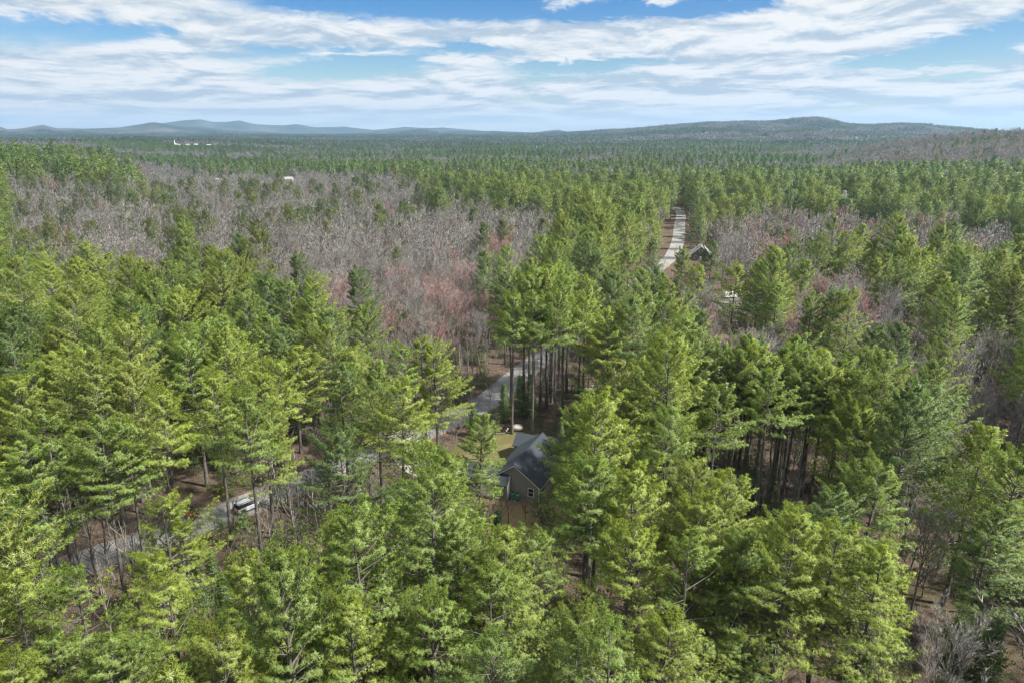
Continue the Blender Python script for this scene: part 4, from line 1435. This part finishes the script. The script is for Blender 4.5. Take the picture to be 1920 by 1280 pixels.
def pick_tint(x, y, r, rng):
    n = len(x)
    k = np.clip(0.5 + 0.4 * vnoise(x / 26, y / 26, 9.0) + rng.normal(0, 0.28, n), 0, 1)
    cols = np.array([DG, BG, MG, MG, OL, YG, YG])
    f = k * (len(cols) - 1)
    i = np.minimum(f.astype(int), len(cols) - 2)
    w = (f - i)[:, None]
    c = cols[i] * (1 - w) + cols[i + 1] * w
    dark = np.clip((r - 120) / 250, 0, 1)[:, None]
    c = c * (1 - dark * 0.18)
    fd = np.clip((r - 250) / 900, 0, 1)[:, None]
    c = c * (1 - fd) + (c * 0.22 + np.array(DG) * np.array((0.36, 0.44, 0.62))) * fd * (1 + 0.3 * vnoise(x / 150, y / 90, 2.7))[:, None]  # distance haze painted into the tint: darker and bluer further out
    return c * rng.uniform(0.88, 1.12, (n, 1))


BARE_COL = np.array([(0.248, 0.236, 0.224), (0.285, 0.275, 0.262), (0.220, 0.207, 0.197), (0.258, 0.240, 0.216)])
RED_COL = np.array([(0.37, 0.22, 0.21), (0.35, 0.24, 0.23), (0.39, 0.205, 0.195), (0.34, 0.25, 0.235)])


def scatter(r0, r1, s, seed):
    X, Y, rng = grid_pts(r0, r1, s, rad(42), seed)
    r = np.hypot(X, Y)
    ok = ~blocked(X, Y) & ~(seg_dist(X, Y, np.array([(-40.0, 96.5), (-22.0, 90.8)])) < 5.0)   # sunlit gap beside the parked car
    X, Y, r = X[ok], Y[ok], r[ok]
    Z = terrain(X, Y)
    n = len(X)
    px, py, zc = PX(X, Y, Z + np.where(r < 120, 17, 26))
    right = np.clip((np.arctan2(X, Y) - 0.08) / 0.12, 0, 1) * np.clip((r - 130) / 40, 0, 1)
    share = np.clip(0.90 - right * (0.20 - 0.45 * vnoise(X / 33, Y / 38, 2.2)), 0.2, 0.95)
    red = np.full(n, 0.08)
    keep = np.full(n, 1.0)
    done = np.zeros(n, bool)
    for zi, (poly, pe, pr, kp) in enumerate(ZONES):
        qx, qy, _ = PX(X, Y, Z + 15)
        m = inside(poly, px, py) | (inside(poly, qx, qy) & (r > 120) & (zi in (0, 4, 6, 8)))
        if poly[0] == (1700, 930):
            for hh in (21, 13, 8):
                qx, qy, _ = PX(X, Y, Z + hh)
                m |= inside(poly, qx, qy)
        m = m & ~done & (r < 780)
        clump = np.clip(1 + 1.1 * vnoise(X / 31, Y / 37, 6.1), 0.15, 2.3) if pe < 0.3 else 1.0
        share[m] = np.broadcast_to(pe * clump, m.shape)[m]
        red[m], keep[m] = pr, kp
        done |= m
    fs = far_evergreen_share(X, Y, r)
    far = np.clip((r - 560) / 200, 0, 1)
    share = share * (1 - far) + fs * far
    red = red * (1 - far) + 0.03 * far
    red = np.where(inside(RED_CORE, px, py), np.maximum(red, 0.5), red)
    u = rng.random(n)
    ever = u < share
    keepm = rng.random(n) < keep
    # heights
    h = np.where(ever, rng.normal(22.8, 2.8, n), rng.normal(15.5, 2.2, n))
    h = np.clip(h, 10, 30)
    h = np.where((r > 250) & (share < 0.5) & ever, h * rng.uniform(0.45, 0.92, n), h)
    h = np.where(r > 700, h * 0.88, h)
    h = np.where((r > 900) & (np.arctan2(X, Y) > 0.40) & ever, h * 0.78, h)
    bottom = np.clip((75 - r) / 40, 0, 1)
    h = h * (1 - 0.22 * bottom)
    small = rng.random(n) < 0.16
    h = np.where(small & ever, h * rng.uniform(0.45, 0.8, n), h)
    # trees keep below the line of sight to far buildings
    for (cx, cy, rd, fr) in CLEAR_FAR:
        d = math.hypot(cx, cy)
        ux, uy = cx / d, cy / d
        al = X * ux + Y * uy
        ac = np.abs(X * uy - Y * ux)
        corr = (al < d + 10) & (ac < rd * (0.35 + 0.65 * np.clip(al / d, 0, 1)))
        los = CAMH - (CAMH - (terrain(cx, cy) + fr)) * al / d - Z
        keepm &= ~(corr & ((los < 4.5) | (al > d - 14)))
        h = np.where(corr, np.minimum(h, np.maximum(los, 4)), h)
    # things the photograph leaves in view
    tx, ty, tz = PX(X, Y, Z + h)
    bx, by, bz = PX(X, Y, Z + h * np.where(ever, 0.36, 0.2))
    half = np.where(ever, 4.9, 4.0) * FPX / np.maximum(tz, 1)
    hide = np.zeros(n, bool)
    for poly, D in OPEN:
        cand = (r < D)
        for fy in (0.02, 0.2, 0.4, 0.6, 0.8, 1.0):
            yy = ty + (by - ty) * fy
            wf = 0.35 + 0.65 * fy
            for fx in (-1, -0.5, 0, 0.5, 1):
                hide |= cand & inside(poly, tx + fx * half * wf, yy)
    keepm &= ~hide
    if r0 < 200:
        dk = np.min(np.hypot(X[:, None] - KX[None], Y[:, None] - KY[None]), axis=1)
        keepm &= dk > 3.4
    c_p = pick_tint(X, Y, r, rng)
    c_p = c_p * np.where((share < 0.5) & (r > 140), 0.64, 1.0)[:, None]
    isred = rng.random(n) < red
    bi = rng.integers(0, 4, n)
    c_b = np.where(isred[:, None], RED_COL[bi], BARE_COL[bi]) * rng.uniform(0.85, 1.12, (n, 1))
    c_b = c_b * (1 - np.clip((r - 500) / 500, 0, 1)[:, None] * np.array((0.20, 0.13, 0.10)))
    rot = rng.uniform(0, 6.28, n)
    var = rng.random(n)
    out = []
    for i in np.nonzero(keepm)[0]:
        e = bool(ever[i])
        out.append(dict(kind='pine' if e else 'bare', x=float(X[i]), y=float(Y[i]), z=float(Z[i]), h=float(h[i]), u=float(var[i]),
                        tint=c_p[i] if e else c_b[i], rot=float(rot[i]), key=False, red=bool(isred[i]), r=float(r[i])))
    return out


PT += scatter(24, 150, 6.5, 21)
PT += scatter(150, 300, 6.8, 22)
FAR = scatter(300, 640, 7.2, 23) + scatter(640, 1200, 8.8, 24) + scatter(1200, 2350, 11.5, 25)
for t in PT + FAR:
    t['r'] = math.hypot(t['x'], t['y'])
    t['u'] = t.get('u', random.random())

# ------------------------------------------------------------------ single trees as objects
def in_frame(t):
    a, b, c = px_top(t)
    a2, b2, c2 = PX(t['x'], t['y'], t['z'] + 0.5 * t['h'])
    return c > 5 and -40 < a < 1960 and (b < 1270 or b2 < 1300)


ORD = ['first', 'second', 'third', 'fourth', 'fifth', 'sixth', 'seventh', 'eighth', 'ninth', 'tenth', 'eleventh', 'twelfth', 'thirteenth', 'fourteenth', 'fifteenth', 'sixteenth', 'seventeenth', 'eighteenth', 'nineteenth', 'twentieth']


def ordinal(n):
    if n <= 20:
        return ORD[n - 1]
    suf = {1: 'st', 2: 'nd', 3: 'rd'}.get(n % 10, 'th')
    return f'{n}{suf}'


def hue(t):
    c = t['tint']
    if t['kind'] == 'bare':
        return 'reddish budding' if t.get('red') else 'grey leafless'
    if t['kind'] == 'dead':
        return 'pale dead'
    g = c[0] / c[1] + 0.1
    if c[1] < 0.19:
        return 'dark green'
    return 'yellow-green' if g > 0.82 else 'bluish green' if c[2] / c[1] > 0.36 else 'mid-green'


MARKS = [((2.5, 104), 'gray house'), ((-42.3, 97.4), 'parked silver SUV'), ((0.9, 128), 'pale boulder'), ((-50.2, 94.6), 'small red vehicle'), (tuple(G(1313, 482)), 'brown gabled house'), ((80, 244), 'white camper')]


def label_trees(items, word, nrows, nmark=3):
    """every tree gets a label of its own: by a landmark when it is one of the nearest, else by its row and place in the row"""
    left = list(items)
    for (mx, my), nm in MARKS:
        near = sorted(left, key=lambda t: math.hypot(t['x'] - mx, t['y'] - my))[:nmark]
        k = 0
        for t in near:
            d = math.hypot(t['x'] - mx, t['y'] - my)
            if d > 26:
                continue
            mxp = float(PX(mx, my, 2.0)[0])
            side = 'left of' if px_top(t)[0] < mxp else 'right of'
            dep = 'in front and' if t['y'] < my - 3 else 'behind and' if t['y'] > my + 3 else 'just'
            t['label'] = f"{hue(t)} {word}, {dep} {side} the {nm}, {ordinal(k + 1)} closest to it"
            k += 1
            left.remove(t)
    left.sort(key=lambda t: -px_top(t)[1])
    n = max(1, math.ceil(len(left) / nrows))
    for q in range(0, len(left), n):
        row = sorted(left[q:q + n], key=lambda t: px_top(t)[0])
        ri = q // n
        rn = 'front row along the bottom edge' if ri == 0 else f'{ordinal(ri + 1)} row up from the bottom edge'
        for k, t in enumerate(row):
            t['label'] = f"{hue(t)} {word}, {ordinal(k + 1)} from the left in the {rn}"


def place(items, name, protos, cat, group, word, nrows, crown='crown'):
    label_trees(items, word, nrows)
    for t in items:
        v = t['var'] if 'var' in t else int(t['u'] * len(protos)) % len(protos)
        p = protos[v]
        s = t['h'] / p['h']
        e = bpy.data.objects.new(name, None)
        e.empty_display_size = 0.5
        COL.objects.link(e)
        e.location = (t['x'], t['y'], t['z'])
        e.rotation_euler = (0, 0, t['rot'])
        w = 0.5 + 0.5 * s if s < 1 else s
        sx = math.sqrt(s) * (0.90 + 0.16 * ((t['rot'] * 7) % 1)) if cat == 'pine tree' else s * (0.92 + 0.16 * ((t['rot'] * 7) % 1))
        e.scale = (sx, sx, s)
        e['label'] = t['label']
        e['category'] = cat
        e['group'] = group
        a = bpy.data.objects.new('trunk', p['wood'])
        b = bpy.data.objects.new(crown, p['leaf'])
        for o in (a, b):
            COL.objects.link(o)
            o.parent = e
            o['tint'] = [float(c) for c in t['tint']]


pines = [t for t in PT if t['kind'] == 'pine']
bares = [t for t in PT if t['kind'] == 'bare']
vis_p = sorted([t for t in pines if in_frame(t)], key=lambda t: t['r'] / t['h'] * (0.2 if t['key'] else 1))
vis_b = sorted([t for t in bares if in_frame(t)], key=lambda t: t['r'] / t['h'])
one_p, one_b = vis_p[:300], vis_b[:300]
_ids = set(id(t) for t in one_p + one_b)
rest_p = [t for t in pines if id(t) not in _ids] + [t for t in FAR if t['kind'] == 'pine']
rest_b = [t for t in bares if id(t) not in _ids] + [t for t in FAR if t['kind'] == 'bare']
for t in one_p:
    if 'var' not in t:
        # tall bare stems stand along the road, fuller trees elsewhere
        t['var'] = (0, 1, 2, 3, 4, 8, 9, 10, 11, 8, 10, 3, 1, 5, 7)[int(t['u'] * 14.99)]
place(one_p, 'pine_tree', PINES0, 'pine tree', 'white pines of the near forest', 'pine', 14)
place(one_b, 'bare_tree', BARE0, 'bare tree', 'leafless hardwoods of the near forest', 'tree', 12)
place([t for t in PT if t['kind'] == 'spruce' and in_frame(t)], 'spruce_tree', SPRUCE0, 'spruce tree', 'small spruces below the pines', 'spruce', 4)
place([t for t in PT if t['kind'] == 'dead' and in_frame(t)], 'dead_tree', DEAD0, 'dead tree', 'pale dead stems among the pines', 'stem', 3)


# ------------------------------------------------------------------ the rest of the forest as one mass of each kind
def instancer(name, items, choose, protos, label):
    n = len(items)
    me = bpy.data.meshes.new(name)
    P = np.array([(t['x'], t['y'], t['z']) for t in items], dtype=np.float32)
    me.vertices.add(n)
    me.vertices.foreach_set('co', P.ravel())
    idx = np.array([choose(t) for t in items], dtype=np.int32)
    ph = [p['_h'] for p in protos]
    scl = np.array([t['h'] / ph[i] for t, i in zip(items, idx)], dtype=np.float32)
    rot = np.array([t['rot'] for t in items], dtype=np.float32)
    tint = np.array([tuple(t['tint']) for t in items], dtype=np.float32)
    me.attributes.new('scl', 'FLOAT', 'POINT').data.foreach_set('value', scl)
    me.attributes.new('rot', 'FLOAT', 'POINT').data.foreach_set('value', rot)
    me.attributes.new('idx', 'INT', 'POINT').data.foreach_set('value', idx)
    me.attributes.new('tint', 'FLOAT_VECTOR', 'POINT').data.foreach_set('vector', tint.ravel())
    me.update()
    o = link(name, me, kind='stuff', label=label)
    ng = bpy.data.node_groups.new(name, 'GeometryNodeTree')
    ng.interface.new_socket('Geometry', in_out='INPUT', socket_type='NodeSocketGeometry')
    ng.interface.new_socket('Geometry', in_out='OUTPUT', socket_type='NodeSocketGeometry')
    N, Lk = ng.nodes, ng.links
    gi, go = N.new('NodeGroupInput'), N.new('NodeGroupOutput')
    jn = N.new('GeometryNodeJoinGeometry')

    def attr(nm, typ):
        a = N.new('GeometryNodeInputNamedAttribute')
        a.data_type = typ
        a.inputs['Name'].default_value = nm
        return a.outputs['Attribute']
    sc, rt, ix = attr('scl', 'FLOAT'), attr('rot', 'FLOAT'), attr('idx', 'INT')
    cx = N.new('ShaderNodeCombineXYZ')
    Lk.new(rt, cx.inputs[2])
    for k, p in enumerate(protos):
        oi = N.new('GeometryNodeObjectInfo')
        oi.inputs['Object'].default_value = p['_o']
        oi.inputs['As Instance'].default_value = True
        cp = N.new('FunctionNodeCompare')
        cp.data_type = 'INT'
        cp.operation = 'EQUAL'
        ins = [s for s in cp.inputs if s.enabled]
        Lk.new(ix, ins[0])
        ins[1].default_value = k
        ip = N.new('GeometryNodeInstanceOnPoints')
        Lk.new(gi.outputs[0], ip.inputs['Points'])
        Lk.new(cp.outputs[0], ip.inputs['Selection'])
        Lk.new(oi.outputs['Geometry'], ip.inputs['Instance'])
        Lk.new(cx.outputs[0], ip.inputs['Rotation'])
        Lk.new(sc, ip.inputs['Scale'])
        Lk.new(ip.outputs[0], jn.inputs[0])
    Lk.new(jn.outputs[0], go.inputs[0])
    md = o.modifiers.new('trees', 'NODES')
    md.node_group = ng
    return o


def pr_list(objs, h):
    return [dict(_o=o, _h=h) for o in objs]


n0, n1, n2 = len(PINES0G), len(PINES1), len(PINES2)
instancer('pine_forest', rest_p, lambda t: int(t['u'] * 997) % n0 if t['r'] < 330 else n0 + int(t['u'] * 997) % n1 if t['r'] < 640 else n0 + n1 + int(t['u'] * 997) % n2, pr_list(PINES0G, 25.0) + pr_list(PINES1, 25.0) + pr_list(PINES2, 25.0), 'white pine forest reaching back to the plain')
m1, m2 = len(BARE1), len(BARE2)
instancer('bare_woods', rest_b, lambda t: int(t['u'] * 997) % m1 if t['r'] < 700 else m1 + int(t['u'] * 997) % m2, pr_list(BARE1, 17.0) + pr_list(BARE2, 17.0), 'grey leafless hardwoods beyond the near pines')


def undergrowth():
    rng = np.random.default_rng(77)
    items = []
    X, Y, _ = grid_pts(30, 260, 2.6, rad(41), 41, 0.5)
    ok = ~blocked(X, Y, 0.78) | (inside([(-5, 86), (9, 86), (9, 98.3), (4.5, 98.3), (-5, 98)], X, Y) & (rng.random(len(X)) < 0.5))
    dens = 0.50 + 0.45 * vnoise(X / 17, Y / 15, 3.3)
    ok &= rng.random(len(X)) < dens
    for x, y in zip(X[ok], Y[ok]):
        e = rng.random() < 0.22
        h = rng.uniform(1.2, 5.0) if e else rng.uniform(1.5, 7.5)
        c = np.array(DG) * rng.uniform(0.8, 1.3) if e else (RED_COL if rng.random() < 0.15 else BARE_COL)[int(rng.integers(4))] * rng.uniform(0.6, 1.0)
        items.append(dict(x=x, y=y, z=0.0, h=h, rot=rng.uniform(0, 6.28), tint=c, u=rng.random(), e=e))
    nb = len(BRUSH)
    instancer('undergrowth', items, lambda t: nb + int(t['u'] * 3) % 3 if t['e'] else int(t['u'] * 97) % nb, pr_list(BRUSH, 4.0) + pr_list(SEEDLING, 3.0), 'leafless saplings and seedlings on the forest floor')


BRUSH = [proto_one('brush', bare_tree, [M['branch_bark']], BL, 900 + i, h=4.0, n1=n, n2=4, n3=4, n4=0, tw=0.022, spread=0.6, base=0.08, sides=4, detail=False) for i, n in enumerate((9, 7, 11, 6))]
SEEDLING = [proto_one('seedling', evergreen, PW, PL, 920 + i, h=3.0, cb=0.08, R=1.1, dz=0.3, nper=5, ntw=5, ntuft=1, nbl=5, bl=0.25, bw=0.08, kind='pine', dead=0, sides=4) for i in range(3)]
undergrowth()


def fallen_logs():
    spots = [(300, 1130, 0.4, 7), (560, 1075, 0.15, 6), (250, 1060, 2.5, 7), (1000, 1010, 2.2, 6), (1010, 1050, 1.9, 5), (620, 1010, 0.6, 6), (450, 1100, 0.2, 6), (1780, 1000, 1.2, 7), (1830, 1080, 0.5, 6), (1110, 1130, 1.1, 5), (520, 1010, 2.8, 5), (930, 815, 0.1, 4)]
    near = ['beside the lower stretch of road', 'in the brushy gap below the SUV', 'close to the road edge among dead stems', 'in the dry yard before the house', 'at the edge of the dry yard', 'below the driveway bend', 'under the front row of pines', 'in the leafless thicket', 'at the foot of the leafless thicket', 'between dark pine stems', 'on brown leaves right of the SUV', 'on the lawn edge by the log pile']
    for (px, py, a, L), w in zip(spots, near):
        p = G(px, py)
        rng = np.random.default_rng(px)
        s = np.linspace(0, 1, 6)
        pts = np.stack([s * L - L / 2, np.cumsum(rng.normal(0, 0.06, 6)), 0.16 + 0.05 * rng.random(6) + s * 0.25], 1)
        V, F, N = tubes(pts[None], (0.15 * (1 - 0.7 * s))[None], 7)
        so = Soup()
        so.add(V, F, N, 0.5, 0)
        b0 = pts[[1, 2, 3, 3, 4]]
        d = nrm(rng.normal(size=(5, 3)) + np.array([0.6, 0, 0.9])) * rng.uniform(0.5, 1.5, (5, 1))
        V, F, N = tubes(np.stack([b0, b0 + d], 1), np.tile([0.04, 0.012], (5, 1)), 4)
        br = Soup()
        br.add(V, F, N, 0.5, 0)
        e = link('fallen_log', None, loc=(p[0], p[1], 0.05), rz=a, label='weathered grey fallen log ' + w, category='log', group='fallen logs')
        link('stem', so.mesh('log_stem', [M['pale_wood']]), e)
        link('branch', br.mesh('log_branch', [M['pale_wood']]), e)


fallen_logs()


def far_stands():
    X, Y, rng = grid_pts(2250, 7200, 56, rad(41), 31)
    r = np.hypot(X, Y)
    Z = terrain(X, Y)
    s = 0.36 + 1.5 * vnoise(X / 480, Y / 260, 6.0) + 0.8 * vnoise(X / 150, Y / 120, 2.0)
    hill = np.clip((Z - 40) / 60, 0, 1)
    s = s - hill * 0.25
    items = []
    c = pick_tint(X, Y, r, rng)
    for i in range(len(X)):
        keep = True
        for (cx, cy, rd, fr) in CLEAR_FAR:
            if math.hypot(cx - X[i], cy - Y[i]) < 60 and math.hypot(cx, cy) > 2000:
                keep = False
        if not keep:
            continue
        e = rng.random() < np.clip(s[i], 0.05, 0.95)
        tint = c[i] * 0.62 if e else BARE_COL[int(rng.integers(4))] * 0.58  # both tints darkened, shadow of the far stands put into the colour
        items.append(dict(x=X[i], y=Y[i], z=Z[i] - 1.5, h=rng.uniform(0.85, 1.15), rot=rng.uniform(0, 6.28), tint=tint, r=r[i], u=rng.random(), e=e))
    instancer('far_forest', items, lambda t: int(t['u'] * 3) % 3 + (0 if t['e'] else 3), pr_list(PATCH, 1.0) + pr_list(PATCHB, 1.0), 'far forest covering the plain and the hills')


far_stands()

# ------------------------------------------------------------------ haze
HZ = MB().box(-16000, 16000, -16000, 16000, -8, 420).build('haze', M['white'], kind='stuff', label='thin bluish haze over the distant hills')
hm, HT, hout = new_mat('haze_air')
pv = HT.node('ShaderNodeVolumePrincipled')
pv.inputs['Color'].default_value = (0.42, 0.67, 1.0, 1)
pv.inputs['Density'].default_value = HAZE_DENSITY
pv.inputs['Anisotropy'].default_value = 0.2
HT.l.new(pv.outputs[0], hout.inputs['Volume'])
HZ.data.materials.clear()
HZ.data.materials.append(hm)
HZ.display_type = 'WIRE'
print('TREES', len(one_p), len(one_b), len(rest_p), len(rest_b))
